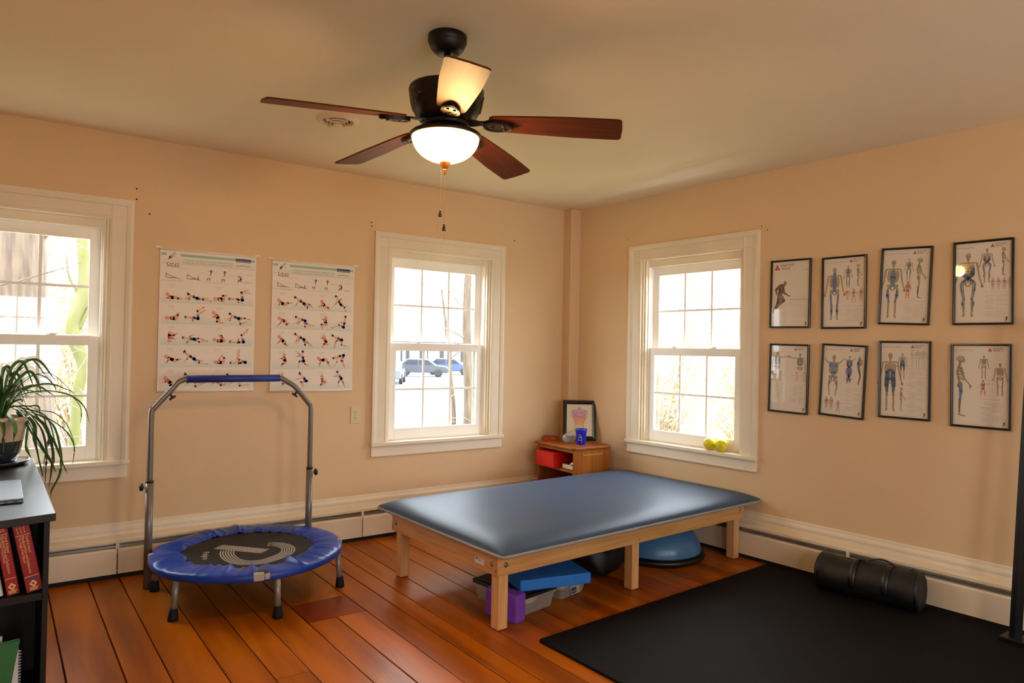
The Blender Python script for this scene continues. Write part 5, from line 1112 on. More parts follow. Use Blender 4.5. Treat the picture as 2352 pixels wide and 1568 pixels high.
# orange safety glasses
sg_ = thing('safety_glasses', 'orange tinted safety glasses with black rim on the nightstand', 'glasses', (-0.355, -0.195, 0.6), R(-42))
rim = spline([(-.066, .03, .012), (-.062, .0, .026), (-.045, -.022, .041), (-.02, -.032, .045), (0, -.034, .042), (.02, -.032, .045), (.045, -.022, .041), (.062, .0, .026), (.066, .03, .012)], 5)
MB().tube(rim, 0.0026, 8).build('brow_rim', mBlack, sg_)
def lens(u, v_):
    p_ = rim[int(round(u * (len(rim) - 1)))]; q = 1 - 0.0
    low = 0.004 + (0.014 if abs(p_.x) < .012 else 0)
    return (p_.x * (1 - .05 * v_), p_.y + .004 * v_, p_.z + (min(low, p_.z) - p_.z) * v_)
MB().grid(lens, len(rim) - 1, 4).build('lens', mOrange, sg_, solid=0.0015)
for s in (-1, 1): MB().tube([(s * .066, .03, .012), (s * .06, .07, .008), (s * .01, .088, .004), (-s * .03, .09, .004)], 0.0028, 8).build('temple', mOrange if s < 0 else mBlack, sg_)

# two yellow balls on the right window sill
for s_, l, rr in ((1.392, 'yellow ball on the window sill, the one nearer the corner', 0.0425), (1.483, 'yellow ball on the window sill, the one nearer the framed prints', 0.0425)):
    p_ = MR @ Vector((s_, -0.002, 0.6555 + rr)); o = thing('massage_ball', l, 'ball', p_, RZ, 'yellow balls on the sill')
    MB().ball((0, 0, 0), rr, 32, 20).build('shell', mYellow, o)
    MB().lathe([(0.006, -0.001), (0.005, 0.0012), (0.002, 0.0016)], 12, m=Matrix.Rotation(R(35), 4, 'Y') @ Matrix.Rotation(R(115), 4, 'X') @ Matrix.Translation((0, 0, rr - 0.0004))).build('valve', mYellow, o)

# ------------------------------------------------------------------ under the table
bo = thing('balance_dome', 'sky blue balance dome on a black base under the table', 'balance trainer', (-0.372, -1.335, 0))
MB().lathe([(0.001, 0.0), (0.29, 0.0), (0.305, 0.006), (0.315, 0.016), (0.318, 0.03), (0.314, 0.04), (0.3, 0.046), (0.27, 0.048), (0.001, 0.048)], 72, cap0=False, cap1=False).build('base', mBlack, bo)
dome = [(0.292 * math.cos(t) ** 0.85, 0.046 + 0.2 * math.sin(t)) for t in [PI / 2 * q / 20 for q in range(20)]] + [(0.001, 0.2462)]
MB().lathe(dome, 72, cap0=False, cap1=False).build('dome', mBosu, bo)
for z in (0.11, 0.16, 0.195):
    t = math.asin((z - 0.046) / 0.2); MB().lathe([(0.292 * math.cos(t + e) ** 0.85 + q, 0.046 + 0.2 * math.sin(t + e)) for e, q in ((-.012, 0), (0, .002), (.012, 0))], 72, cap0=False, cap1=False).build('ridge', mBosu, bo)
MB().lathe([(0.292, 0.0445), (0.3, 0.049), (0.297, 0.053), (0.289, 0.051)], 72, cap0=False, cap1=False).build('rim_seal', mBlack, bo)

def tub(name, label, loc, rz, w_, d_, h_, lid=True, stick=False):
    t = thing(name, label, 'storage bin', loc, rz, 'plastic storage bins under the table')
    b = MB(); n = None; spec = [(0.022, 0.0), (0.018, 0.004), (0.006, h_ * .72), (0.006, h_ * .73), (0.0, h_ * .76), (0.0, h_)]
    for ins, z in spec:
        L_ = rrect(-w_ / 2 + ins, -d_ / 2 + ins, w_ / 2 - ins, d_ / 2 - ins, 0.022, 5); n = len(L_); b.v += [(p_[0], p_[1], z) for p_ in L_]
    for k_ in range(len(spec) - 1):
        for i in range(n): b.f.append((k_ * n + i, k_ * n + (i + 1) % n, (k_ + 1) * n + (i + 1) % n, (k_ + 1) * n + i)); b.sm.append(False)
    b.f.append(tuple(range(n))[::-1]); b.sm.append(False)
    b.build('tub', mTub, t)
    if lid:
        L1 = rrect(-w_ / 2 - .006, -d_ / 2 - .006, w_ / 2 + .006, d_ / 2 + .006, 0.026, 5); L2 = rrect(-w_ / 2 + .016, -d_ / 2 + .016, w_ / 2 - .016, d_ / 2 - .016, 0.02, 5)
        MB().prism(L1, 'z', h_ - 0.008, h_ + 0.006).prism(L2, 'z', h_ + 0.0055, h_ + 0.016).build('lid', mBlack, t, bevel=0.002)
    b = MB().ball((0, 0, h_ * .38), 1, 18, 10, sc_=(w_ * .36, d_ * .36, h_ * .34)); b.build('contents', mTubIn, t)
    if stick:
        k_ = Ink(); k_.rect(0, 0, .075, .062, (222, 222, 220), 1); k_.rect(.002, .002, .05, .06, (96, 110, 150), 2); k_.rect(.004, .004, .048, .03, (36, 44, 84), 3); k_.rect(.052, .002, .073, .06, (168, 150, 120), 2)
        for q in range(4): k_.rect(.006, .034 + q * .006, .044 - .006 * q, .037 + q * .006, (210, 214, 222), 3)
        k_.text('16 QT', .008, .01, .014, (220, 224, 232), 4)
        k_.build('label_print', t, Matrix.Translation((-.03, -d_ / 2 + .006, h_ * .12)) @ Matrix.Rotation(R(-6), 4, 'X') @ Matrix.Diagonal((1, 1, 1.1, 1)))
    return t
tub('storage_bin', 'milky storage bin with a black lid right behind the purple block', (-1.637, -1.532, 0), R(10), 0.262, 0.37, 0.098)
tub('storage_bin', 'clear storage bin with a printed label under the blue foam pad', (-1.352, -1.478, 0), R(14), 0.244, 0.34, 0.102, lid=False, stick=True)
fo = thing('foam_pad', 'bright blue foam balance pad lying across the two bins under the table', 'foam pad', (-1.722, -1.702, 0.1155), R(-12.4))
MB().box((0, 0, 0), (0.4, 0.33, 0.056)).build('slab', mFoam, fo, bevel=0.006)
pb = thing('yoga_block', 'purple foam yoga block standing behind the front table leg', 'yoga block', (-1.806, -1.79, 0.0), R(17))
MB().box((0, 0, 0), (0.078, 0.2, 0.14)).build('block', mPurple, pb, bevel=0.012)
bg_ = thing('cloth_bag', 'slumped black bag beside the middle table leg', 'bag', (-0.93, -1.375, 0), R(10))
def sack(u, v_):
    a = 2 * PI * u; t = PI * v_; r_ = math.sin(t) ** 0.6; ca, sa = math.cos(a), math.sin(a); q = lambda c_: math.copysign(abs(c_) ** 0.7, c_)
    wob = 1 + 0.06 * math.sin(3 * a + 2 * t) + 0.04 * math.sin(7 * a + 5 * t)
    return (0.17 * r_ * q(ca) * wob, 0.17 * r_ * q(sa) * wob, 0.11 - 0.11 * math.copysign(abs(math.cos(t)) ** 0.8, math.cos(t)) + 0.01 * math.sin(4 * a) * math.sin(t))
MB().grid(sack, 36, 18).build('sack', mBag, bg_)
MB().tube(spline([(-.06, -.03, .2), (-.05, -.06, .25), (.0, -.07, .24), (.05, -.05, .2)], 6), 0.008, 8).build('strap', mBag, bg_)

# ------------------------------------------------------------------ rubber mat, duffel bag, steel upright
fm = thing('floor_mat', 'large black rubber exercise mat covering the right half of the floor', 'mat', (-1.829, -1.992, 0), R(3.55))
MB().prism(rrect(0, -2.75, 1.893, 0, 0.016, 5), 'z', 0.0005, 0.0125).build('rubber_sheet', mMatRubber, fm, bevel=0.003)
# duffel: barrel bag lying along the radiator
da, db = Vector((-0.045, -2.285, 0.0125)), Vector((0.045, -2.79, 0.0125)); dl = (db - da).length
du = thing('duffel_bag', 'black nylon barrel duffel bag lying against the radiator', 'bag', da, math.atan2(db.y - da.y, db.x - da.x))
RB = 0.1
def bag(u, v_):
    x = dl * u; a = 2 * PI * v_
    e = min(1.0, (min(u, 1 - u) / 0.05 + 0.0)) if u not in (0, 1) else 0
    r_ = RB * (0.86 + 0.14 * math.sqrt(max(0, e))) * (1 - 0.09 * math.exp(-((u - .3) / .16) ** 2) * max(0, math.sin(a)) - 0.06 * math.exp(-((u - .72) / .1) ** 2) * max(0, math.sin(a)))
    r_ *= 1 + 0.02 * math.sin(9 * u + 2 * math.sin(a)) + 0.012 * math.sin(23 * u + 3 * a)
    z = RB * 0.95 + r_ * math.sin(a); z = max(z, 0.004 + 0.1 * max(0, 0.004 - z) * 0)
    return (x, r_ * math.cos(a) * 1.03, z)
b = MB().grid(bag, 48, 40); n0 = 41
b.f.append(tuple(range(40))[::-1]); b.sm.append(False); b.f.append(tuple(48 * n0 + j for j in range(40))); b.sm.append(False)
b.build('barrel', mBag, du)
for x in (0.012, dl - 0.012):
    MB().tube([(x, RB * 1.0 * math.cos(2 * PI * q / 36), RB * .95 + RB * .97 * math.sin(2 * PI * q / 36)) for q in range(37)], 0.005, 6, False).build('end_piping', mBlack, du)
for x in (0.2, 0.36):
    b = MB().grid(lambda u, v_: (x + 0.03 * (v_ - .5) + 0.0, -(RB * 1.06) * math.cos(R(-20 + 220 * u)), max(.004, RB * .95 + RB * (0.99 - .05) * 1.05 * math.sin(R(-20 + 220 * u)))), 22, 2)
    b.build('webbing', mBlack, du, solid=0.003)
MB().tube(spline([(0.2, 0.0, 0.175), (0.215, -0.01, 0.2), (0.25, -0.02, 0.2), (0.27, -.03, .186)], 6), 0.007, 8).build('carry_handle', mBlack, du)
b = MB().grid(lambda u, v_: (0.23 + 0.17 * u, 0.02 + 0.02 * (v_ - .5), 0.18 + 0.036 * math.sin(PI * u) ** 0.8), 16, 2); b.build('carry_handle', mBlack, du, solid=0.004)
MB().tube([(0.03, 0.03, RB * 1.88), (0.18, 0.025, RB * 1.80), (0.4, 0.025, RB * 1.82), (dl - 0.03, 0.03, RB * 1.9)], 0.0035, 6).build('zip', mBlack, du)
MB().tube([(dl - .075, -RB * .86, RB * 1.42), (dl - .06, -RB * .97, RB * 1.2)], 0.0022, 6).build('zip_pull', mBoltM, du)
MB().ball((dl - .045, 0.0, RB * 1.93), 0.016, 12, 8, sc_=(1, 1.2, .8)).build('side_tab', mBag, du)

up_ = thing('equipment_rack', 'black steel upright with a row of punched holes at the right picture edge', 'exercise rack', (0.0, 0.0, 0.0))
A, B_ = Vector((0.028, -3.2, 0.02)), Vector((0.085, -3.245, 1.5))
def post_(A, B_, holes):
    d = (B_ - A).normalized(); sx = Vector((0.82, -0.57, 0)); sx = (sx - d * sx.dot(d)).normalized(); sy = d.cross(sx)
    mm = Matrix((sx, sy, d)).transposed().to_4x4(); mm.translation = A; L_ = (B_ - A).length
    o = MB().box((-0.019, -0.019, 0), (0.019, 0.019, L_), mm).build('upright', mSteelBlk, up_, bevel=0.004)
    if holes:
        b = MB()
        for q in range(48):
            if q * .022 + .3 < L_: b.lathe([(0.003, 0), (0.0025, -0.0006)], 6, m=mm @ Matrix.Translation((0.006, 0.0191, .3 + q * .022)) @ Matrix.Rotation(R(90), 4, 'X'))
        b.build('punched_holes', mSticker, o, kind='stuff')
post_(A, B_, True); post_(Vector((0.06, -3.95, 0.02)), Vector((0.11, -3.9, 1.5)), False)
MB().box((-0.02, -4.05, 0.0125), (0.09, -3.15, 0.03)).build('base_bar', mSteelBlk, up_, bevel=0.003)
MB().tube([(0.085, -3.245, 1.48), (0.11, -3.9, 1.48)], 0.016, 12).build('cross_bar', mSteelBlk, up_)
MB().box((0.045, -3.29, 0.03), (0.085, -3.225, 0.034)).build('foot_plate', mAlu, up_)

# ------------------------------------------------------------------ desk with open shelves at the left edge
dk = thing('desk', 'dark brown desk with open end shelves at the left picture edge', 'desk', (-3.646, -1.57, 0), R(2.73))
MB().prism([(0, 0.0), (0, 1.41), (-0.66, 1.41), (-0.66, -0.09), (-0.3, -0.055)], 'z', 0.688, 0.715).build('desktop', mDesk, dk, bevel=0.002)
MB().box((-0.034, 0.0, 0.0), (-0.017, 0.34, 0.688)).build('side_panel', mDeskIn, dk, bevel=0.001)
MB().box((-0.63, 0.0, 0.0), (-0.613, 0.34, 0.688)).build('side_panel', mDeskIn, dk, bevel=0.001)
MB().box((-0.613, 0.325, 0.03), (-0.034, 0.34, 0.688)).build('back_panel', mDeskIn, dk)
MB().box((-0.613, 0.004, 0.418), (-0.034, 0.325, 0.444)).build('shelf', mDeskIn, dk, bevel=0.001)
MB().box((-0.613, 0.004, 0.04), (-0.034, 0.325, 0.06)).build('bottom_shelf', mDeskIn, dk, bevel=0.001)
MB().box((-0.63, 1.38, 0.0), (-0.02, 1.398, 0.688)).build('end_panel', mDeskIn, dk, bevel=0.001)
MB().box((-0.33, 0.34, 0.45), (-0.315, 1.38, 0.688)).build('modesty_panel', mDeskIn, dk)
# books leaning on the upper shelf
def book(name, label, x, y, z, th, dp, ht, lean, cover, lines, group):
    o = thing(name, label, 'book', group=group)
    o.matrix_world = Matrix.Translation((x, y, z)) @ Matrix.Rotation(R(2.73), 4, 'Z') @ Matrix.Rotation(lean, 4, 'Y')
    MB().box((-th / 2, 0, 0), (-th / 2 + .003, dp, ht)).box((th / 2 - .003, 0, 0), (th / 2, dp, ht)).box((-th / 2, 0, 0), (th / 2, .003, ht)).build('cover', cover, o)
    MB().box((-th / 2 + .003, .004, .004), (th / 2 - .003, dp - .004, ht - .004)).build('pages', mPages, o)
    if lines:
        k_ = Ink(); gold = (238, 196, 120)
        k_.rect(-th * .44, ht * .845, th * .44, ht * .852, gold, 1); k_.rect(-th * .44, ht * .225, th * .44, ht * .232, gold, 1)
        if lines > 1: k_.rect(-th * .3, ht * .19, th * .34, ht * .21, (44, 50, 120), 1)
        for (s, xx, sz, wd, y0) in (('Travell & Simons\'', .14, .011, .062, .83), ('Myofascial Pain and Dysfunction', -.1, .0115, .132, .83), ('The Trigger Point Manual', -.28, .009, .092, .83)):
            k_.text(s, xx * th, ht * y0, sz, gold, 2, wid=wd, ang=R(-90))
        for q in range(3): k_.text('VOLUME'[:6], -th * .3 + q * th * .2, ht * .97, .006, gold, 2, wid=.022, ang=R(-90))
        c_ = ht * .115; k_.poly([(-.0, c_ + .013), (.0115, c_), (0, c_ - .013), (-.0115, c_)], gold, 1); k_.poly([(0, c_ + .006), (.005, c_), (0, c_ - .006), (-.005, c_)], (150, 40, 24), 2)
        for q in range(3): k_.rect(-.013, ht * .055 - q * .0042, .012 - .002 * q, ht * .055 - q * .0042 + .0022, gold, 1)
        k_.build('spine_print', o, None).location = (0, -0.0003, 0)
    return o
def lean_base(x, th, lean): return x + th / 2 * math.cos(lean)
BG = 'reference books on the desk shelf'
book('reference_book', 'thick red book with gold lettering, rightmost on the desk shelf', -3.7005, -1.552, 0.4495, 0.047, 0.2, 0.238, R(-11.2), mBookRed, 2, BG)
book('reference_book', 'red book with gold lettering between the rightmost red book and the white one', -3.7605, -1.552, 0.4475, 0.036, 0.2, 0.25, R(-10.0), mBookRed, 1, BG)
book('reference_book', 'white book leaning against the red books at the left picture edge', -3.806, -1.556, 0.4475, 0.036, 0.2, 0.245, R(-10.0), mBookWhite, 0, BG)
book('reference_book', 'dark book half hidden at the left end of the desk shelf', -3.852, -1.55, 0.4475, 0.04, 0.2, 0.24, R(-10.0), mat('dark_cover', (40, 40, 52), 0.5), 0, BG)
gf = thing('file_folder', 'green card folder standing on the bottom desk shelf', 'folder'); gf.matrix_world = Matrix.Translation((-3.93, -1.56, 0.0615)) @ Matrix.Rotation(R(2), 4, 'Z') @ Matrix.Rotation(R(-4), 4, 'X')
MB().prism([(0, 0), (0.155, 0), (0.192, 0.222), (0, 0.212)], 'y', 0, 0.002).build('front_flap', mGreen, gf); MB().prism([(0, 0), (0.16, 0), (0.19, 0.226), (0, 0.216)], 'y', 0.006, 0.008).build('back_flap', mGreen, gf); MB().box((0.005, 0.003, 0.003), (0.15, 0.0055, 0.205)).build('papers', mSticker, gf)
nb = thing('spiral_notebook', 'white spiral notebook behind the green folder', 'notebook'); nb.matrix_world = Matrix.Translation((-3.92, -1.535, 0.0615)) @ Matrix.Rotation(R(2), 4, 'Z') @ Matrix.Rotation(R(-4), 4, 'X')
MB().box((0, 0, 0), (0.178, 0.01, 0.185)).build('pad', mBookWhite, nb, bevel=0.001)
b = MB()
for q in range(18): b.lathe([(0.006, -.0012), (0.0072, 0), (0.006, .0012)], 10, m=Matrix.Translation((0.18, 0.004, 0.008 + q * .0098)), cap0=False, cap1=False)
b.build('coil', mWire, nb, kind='stuff')
pp = thing('paper_stack', 'white papers behind the notebook on the bottom desk shelf', 'paper'); pp.matrix_world = Matrix.Translation((-3.96, -1.5, 0.0615)) @ Matrix.Rotation(R(-4), 4, 'X')
MB().box((0, 0, 0), (0.17, 0.012, 0.226)).build('sheets', mSticker, pp)
# closed laptop
lp = thing('laptop', 'closed silver laptop on the dark desk top', 'laptop', (-3.741, -1.325, 0.7155), R(2.0))
LW, LD = 0.28, 0.43
MB().prism(rrect(-LW, 0, 0, LD, 0.012, 4), 'z', 0.0015, 0.0095).build('base', mAlu, lp, bevel=0.0015)
MB().prism(rrect(-LW, 0, 0, LD, 0.012, 4), 'z', 0.0103, 0.0165).build('lid', mAlu, lp, bevel=0.002)
for x0, x1 in ((-0.035, -0.016), (-0.058, -0.048), (-0.09, -0.075)): MB().box((x0, -0.0004, 0.004), (x1, 0.001, 0.0072)).build('port', mBlack, lp)
for x in (-.03, -LW + .03):
    for y in (.03, LD - .03): MB().lathe([(0.006, 0), (0.006, 0.002)], 10, m=Matrix.Translation((x, y, 0))).build('foot', mBlack, lp)

# ------------------------------------------------------------------ spider plant in a glazed pot
pl = thing('potted_spider_plant', 'spider plant with long arching leaves in a cream and blue glazed pot', 'plant', (-3.868, -0.31, 0.7155))
MB().lathe([(0.001, 0.0), (0.115, 0.0), (0.135, 0.006), (0.145, 0.018), (0.142, 0.022), (0.12, 0.012), (0.001, 0.01)], 48, cap0=False, cap1=False).build('saucer', mPotLow, pl)
pt_ = MB().lathe([(0.001, 0.0125), (0.082, 0.0125), (0.088, 0.016), (0.104, 0.06), (0.115, 0.105), (0.118, 0.118)], 48, cap0=False, cap1=False).build('pot', mPotLow, pl, label='dark blue glazed lower half of the pot')
MB().lathe([(0.118, 0.1175), (0.123, 0.15), (0.126, 0.19), (0.126, 0.208), (0.131, 0.212), (0.132, 0.228), (0.128, 0.233), (0.12, 0.231), (0.118, 0.215)], 48, cap0=False, cap1=False).build('upper_glaze', mPotTop, pt_)
MB().lathe([(0.119, 0.212), (0.06, 0.218), (0.001, 0.22)], 32, cap0=False, cap1=False).build('soil', mSoil, pl)
def leaf(pts, wd, i):
    P_ = spline([Vector(p_) / 1000 - pl.location for p_ in pts], 5); n = len(P_); vs = []; rg = random.Random(i)
    tw = rg.uniform(-0.5, 0.5)
    for k_, p_ in enumerate(P_):
        t = k_ / (n - 1); T = (P_[min(k_ + 1, n - 1)] - P_[max(k_ - 1, 0)]).normalized()
        S = T.cross(Vector((0, 0, 1))); S = S.normalized() if S.length > .05 else Vector((0.8, -0.6, 0)); 
        if S.dot(Vector((0.8, -0.57, 0))) < 0 and False: S = -S
        N = S.cross(T); S2 = S * math.cos(tw + t) + N * math.sin(tw + t); N2 = S2.cross(T)
        h_ = wd / 1000 / 2 * 1.15 * (0.55 + 0.45 * min(1, t / .25)) * (1 - max(0, (t - .45) / .55) ** 1.7) + .0006
        vs += [p_ - S2 * h_ + N2 * h_ * .28, p_ - N2 * h_ * .12, p_ + S2 * h_ + N2 * h_ * .28]
    b = MB(); b.add([tuple(q) for q in vs], [(k_ * 3 + j, k_ * 3 + j + 1, (k_ + 1) * 3 + j + 1, (k_ + 1) * 3 + j) for k_ in range(n - 1) for j in (0, 1)], True)
    b.build('leaf', mLeafDry if i in (18, 23, 24) else mLeaf, pl, solid=0.0008)
for i, (wd, pts) in enumerate(LEAVES): leaf(pts, wd, i)
rg = random.Random(11)
for i in range(26):                                                  # inner and rear leaves of the tuft
    a = rg.uniform(0, 2 * PI); L_ = rg.uniform(.18, .36); hgt = rg.uniform(.12, .3); c0 = pl.location
    if -0.9 < a < 0.5: L_ *= .7
    p0 = c0 + Vector((.03 * math.cos(a), .03 * math.sin(a), .215)); p1 = c0 + Vector((.3 * L_ * math.cos(a), .3 * L_ * math.sin(a), .215 + hgt * .75)); p2 = c0 + Vector((.65 * L_ * math.cos(a), min(.65 * L_ * math.sin(a), .2), .215 + hgt)); p3 = c0 + Vector((L_ * math.cos(a), min(L_ * math.sin(a), .22), .215 + hgt * rg.uniform(.3, .8)))
    leaf([tuple(q * 1000) for q in (p0, p1, p2, p3)], rg.uniform(9, 15), 100 + i)
# ------------------------------------------------------------------ outside the windows
GZ = -1.0
mGrass = mat('pale_lawn', (104, 112, 66), 0.9, scale=0.5, rgb2=(124, 116, 76), bump=0.3, bscale=30)
mAsph = mat('pale_asphalt', (140, 140, 144), 0.9, scale=0.4, rgb2=(112, 114, 120))
mStraw = mat('straw_grass', (176, 152, 98), 0.9, scale=1.5, rgb2=(140, 112, 66), bump=0.4, bscale=20)
mBark = mat('shaggy_bark', (96, 82, 68), 0.9, scale=3, stretch=(5, 5, 0.6), rgb2=(58, 46, 38), bump=0.9, bscale=9)
mBarkG = mat('mossy_bark', (96, 92, 62), 0.9, scale=2.5, stretch=(4, 4, .7), rgb2=(80, 84, 34), bump=0.6, bscale=14)
mTwig = mat('pale_twig', (120, 104, 86), 0.8, var=0.15)
mFolG = mat('yellow_green_foliage', (178, 178, 128), 0.7, scale=2, rgb2=(130, 138, 90), coords='Object')
mFolY = mat('yellow_autumn_foliage', (206, 178, 112), 0.7, scale=2, rgb2=(176, 144, 84))
mFolD = mat('olive_foliage', (130, 138, 98), 0.7, scale=2, rgb2=(86, 98, 66))
mSiding = mat('white_siding', (190, 188, 180), 0.7, var=0.02); mRoofE = mat('brown_shingle', (90, 66, 60), 0.8, var=0.12, scale=6)
mWinD = mat('dark_house_window', (30, 36, 44), 0.2, var=0.1); mTyre = mat('tyre', (30, 30, 32), 0.8); mPorch = mat('sage_porch_paint', (84, 104, 90), 0.6, var=0.05)
def slab(name, label, cat, pts, z0, z1, m): 
    o = MB().prism(pts, 'z', z0, z1).build(name, m); tag(o, label, cat); return o
slab('lawn', 'pale green lawn outside the windows', 'lawn', [(-60, 0.6), (1.5, 0.6), (1.5, -40), (90, -40), (90, 140), (-60, 140)], GZ - .3, GZ - .001, mGrass)
slab('road', 'pale asphalt drive outside the middle window', 'road', [(-8, 13.6), (8, 13.2), (30, 11.0), (60, 12.5), (60, 24.0), (11.5, 23.4), (-8, 17.5)], GZ, GZ + .02, mAsph)
slab('parking_lot', 'pale car park in front of the white house', 'car park', [(-20, 30), (70, 33), (90, 58), (-20, 56)], GZ, GZ + .02, mAsph)
slab('straw_bank', 'bank of dry yellow grass outside the right window', 'grass', [(2.2, -6), (12, -6), (22, 6), (18, 8.6), (8, 9.0), (2.2, 5)], GZ, GZ + .06, mStraw)
def trunk(name, label, path, rads, m, branches, cat='tree', bm=None):
    t = thing(name, label, cat, path[0])
    P0 = Vector(path[0]); P_ = spline([Vector(q) - P0 for q in path], 5); n = len(P_)
    rr = []
    for i in range(n):
        f = i / (n - 1) * (len(rads) - 1); j = min(int(f), len(rads) - 2); rr.append(rads[j] + (rads[j + 1] - rads[j]) * (f - j))
    MB().tube(P_, rr, 20).build('trunk', m, t)
    for br in branches:
        q = spline([Vector(p_) - P0 for p_ in br[0]], 4); MB().tube(q, [br[1] * (1 - .8 * i / (len(q) - 1)) for i in range(len(q))], 7).build('branch', bm or m, t)
    return t
trunk('shaggy_tree', 'broad shaggy barked tree trunk just outside the left window', [(-4.35, 5.0, GZ), (-4.35, 5.0, -.4), (-4.33, 5.0, .4), (-4.3, 5.0, 1.2), (-4.28, 5.0, 2.4), (-4.26, 5, 4)], [1.25, .98, .84, .74, .66, .6], mBark,
      [([(-3.75, 4.9, 2.4), (-3.5, 4.7, 2.7), (-3.2, 4.6, 3.0)], .05), ([(-4.2, 4.4, 1.9), (-4.0, 3.9, 1.86), (-3.6, 3.6, 2.0), (-3.35, 3.5, 2.1)], .012)])
trunk('mossy_tree', 'slender mossy tree leaning behind the shaggy trunk outside the left window', [(-3.2, 8, GZ), (-3.18, 8, -.1), (-3.14, 8, .6), (-3.09, 8, .95), (-3.2, 8, 1.35), (-3.24, 8, 1.6), (-3.1, 8, 2.2), (-3.2, 8, 3.4)], [.09, .075, .08, .085, .11, .09, .09, .07], mBarkG,
      [([(-3.14, 8, 2.0), (-3.3, 8, 2.3), (-3.36, 7.9, 2.7)], .03), ([(-3.1, 8, 2.2), (-2.95, 8, 2.6), (-2.8, 8, 3.2)], .04), ([(-3.2, 8, 1.45), (-3.02, 8, 1.9), (-2.9, 8, 2.4)], .05), ([(-3.12, 8, .7), (-2.98, 8, 1.1), (-2.85, 8, 1.6)], .05)])
trunk('yard_tree', 'grey tree trunk at the right of the middle window view', [(6.42, 12, GZ), (6.36, 12, 0), (6.28, 12, 1.2), (6.25, 12, 3), (6.4, 12, 6)], [.2, .13, .125, .11, .07], mBark,
      [([(6.3, 12, 1.6), (5.4, 11.9, 1.9), (4.6, 11.8, 1.85)], .03), ([(6.25, 12, 2.4), (5.6, 12, 3.0), (5.3, 12, 4.0)], .03), ([(6.3, 12, .3), (5.5, 11.7, -.05), (4.9, 11.6, -.4)], .02), ([(6.26, 12, 2.9), (6.6, 12, 3.6), (6.7, 12, 4.4)], .03)], bm=mTwig)
trunk('thin_tree', 'thin leaning tree beside the grey trunk in the middle window view', [(6.2, 12.5, GZ), (6.15, 12.5, -.2), (6.05, 12.5, .5), (5.95, 12.5, 1.4), (5.7, 12.5, 3)], [.07, .06, .055, .05, .03], mBark, [([(6.0, 12.5, 1.0), (6.4, 12.5, 1.3), (6.7, 12.5, 1.4)], .015)])
rg = random.Random(21)
def twigs(name, label, pts_fn, n, r_, m, cat='branches'):
    b = MB()
    for i in range(n): b.tube(pts_fn(rg), [r_, r_ * .8, r_ * .3], 4, False)
    o = b.build(name, m, kind='stuff'); tag(o, label, cat); return o
def tw_left(r):
    x, z = r.uniform(-3.6, -2.9), r.uniform(.3, 2.6); a = r.uniform(-1, 1); y = r.uniform(3.4, 5.6); l = r.uniform(.3, .7)
    return spline([(x, y, z), (x + l * .5 * math.cos(a) , y, z + l * .5 * math.sin(a) + .05), (x + l * math.cos(a + .4), y + .05, z + l * math.sin(a + .4))], 2)[:3]
twigs('bare_twigs', 'thin bare twigs crossing the left window view', tw_left, 46, .006, mTwig)
def tw_mid(r):
    x, z = r.uniform(1.6, 4.4), r.uniform(-.6, .0); a = r.uniform(-.8, .5); y = r.uniform(5.5, 8.5); l = r.uniform(.5, 1.2)
    return [(x, y, z), (x + l * .5 * math.cos(a), y, z + l * .5 * math.sin(a) - .04), (x + l * math.cos(a - .3), y, z + l * math.sin(a - .3))]
twigs('low_twigs', 'bare low branches across the drive in the middle window view', tw_mid, 16, .011, mTwig)
def shrub(name, label, c, size, n, ls, m, seed, cat='shrub', twig=True):   # bush: woody stems and a mass of leaves
    r = random.Random(seed); t = thing(name, label, cat, c); b = MB()
    for i in range(n):
        u = Vector((r.gauss(0, 1), r.gauss(0, 1), r.gauss(0, 1))).normalized() * r.random() ** .4
        p_ = Vector((u.x * size[0], u.y * size[1], size[2] * (1.04 + u.z))); q = Vector((r.gauss(0, 1), r.gauss(0, 1), r.gauss(0, 1))).normalized(); s_ = q.orthogonal().normalized(); k_ = ls * r.uniform(.5, 1.3)
        e = q.cross(s_)
        b.add([tuple(p_ - s_ * k_), tuple(p_ + e * k_ * .5), tuple(p_ + s_ * k_), tuple(p_ - e * k_ * .5)], [(0, 1, 2, 3)])
    b.build('foliage', m, t, kind='stuff')
    if twig:
        b = MB()
        for i in range(26):
            a = r.uniform(0, 2 * PI); x, y = size[0] * r.uniform(.4, 1) * math.cos(a), size[1] * r.uniform(.4, 1) * math.sin(a); z = size[2] * r.uniform(.8, 1.9)
            b.tube([(x * .1, y * .1, 0), (x * .5, y * .5, z * .6), (x, y, z)], [.02, .014, .005], 5, False)
        b.build('stems', mTwig, t, kind='stuff')
    return t
shrub('evergreen_shrub', 'olive green shrub nearest the corner in the right window view', (7.5, 7.4, GZ + .062), (.95, .85, 1.5), 3200, .045, mFolD, 1)
shrub('bramble_shrub', 'tangled bare bramble in the middle of the right window view', (7.0, 5.3, GZ + .062), (.8, .75, 1.2), 1600, .035, mFolG, 2)
shrub('autumn_shrub', 'yellow autumn shrub nearest the framed prints in the right window view', (7.2, 3.4, GZ + .062), (.95, .85, 1.3), 2600, .04, mFolY, 3)
shrub('tall_shrub', 'tall yellow green shrub rising behind the bramble outside the right window', (10.6, 8.6, GZ + .062), (1.9, 1.9, 2.3), 3600, .055, mFolG, 4)
shrub('rear_shrub', 'tall thin leaved shrub farthest back outside the right window', (11.9, 4.9, GZ + .062), (1.7, 1.7, 2.2), 2600, .05, mFolG, 5)
shrub('golden_shrub', 'golden shrub behind the mossy tree in the left window view', (-2.9, 11.6, GZ), (1.5, 1.2, 1.9), 3600, .05, mFolY, 6)
shrub('far_shrub', 'yellow green shrub far behind the shaggy trunk in the left window view', (-3.4, 21, GZ), (3.4, 1.8, 3.0), 3600, .09, mFolG, 7)
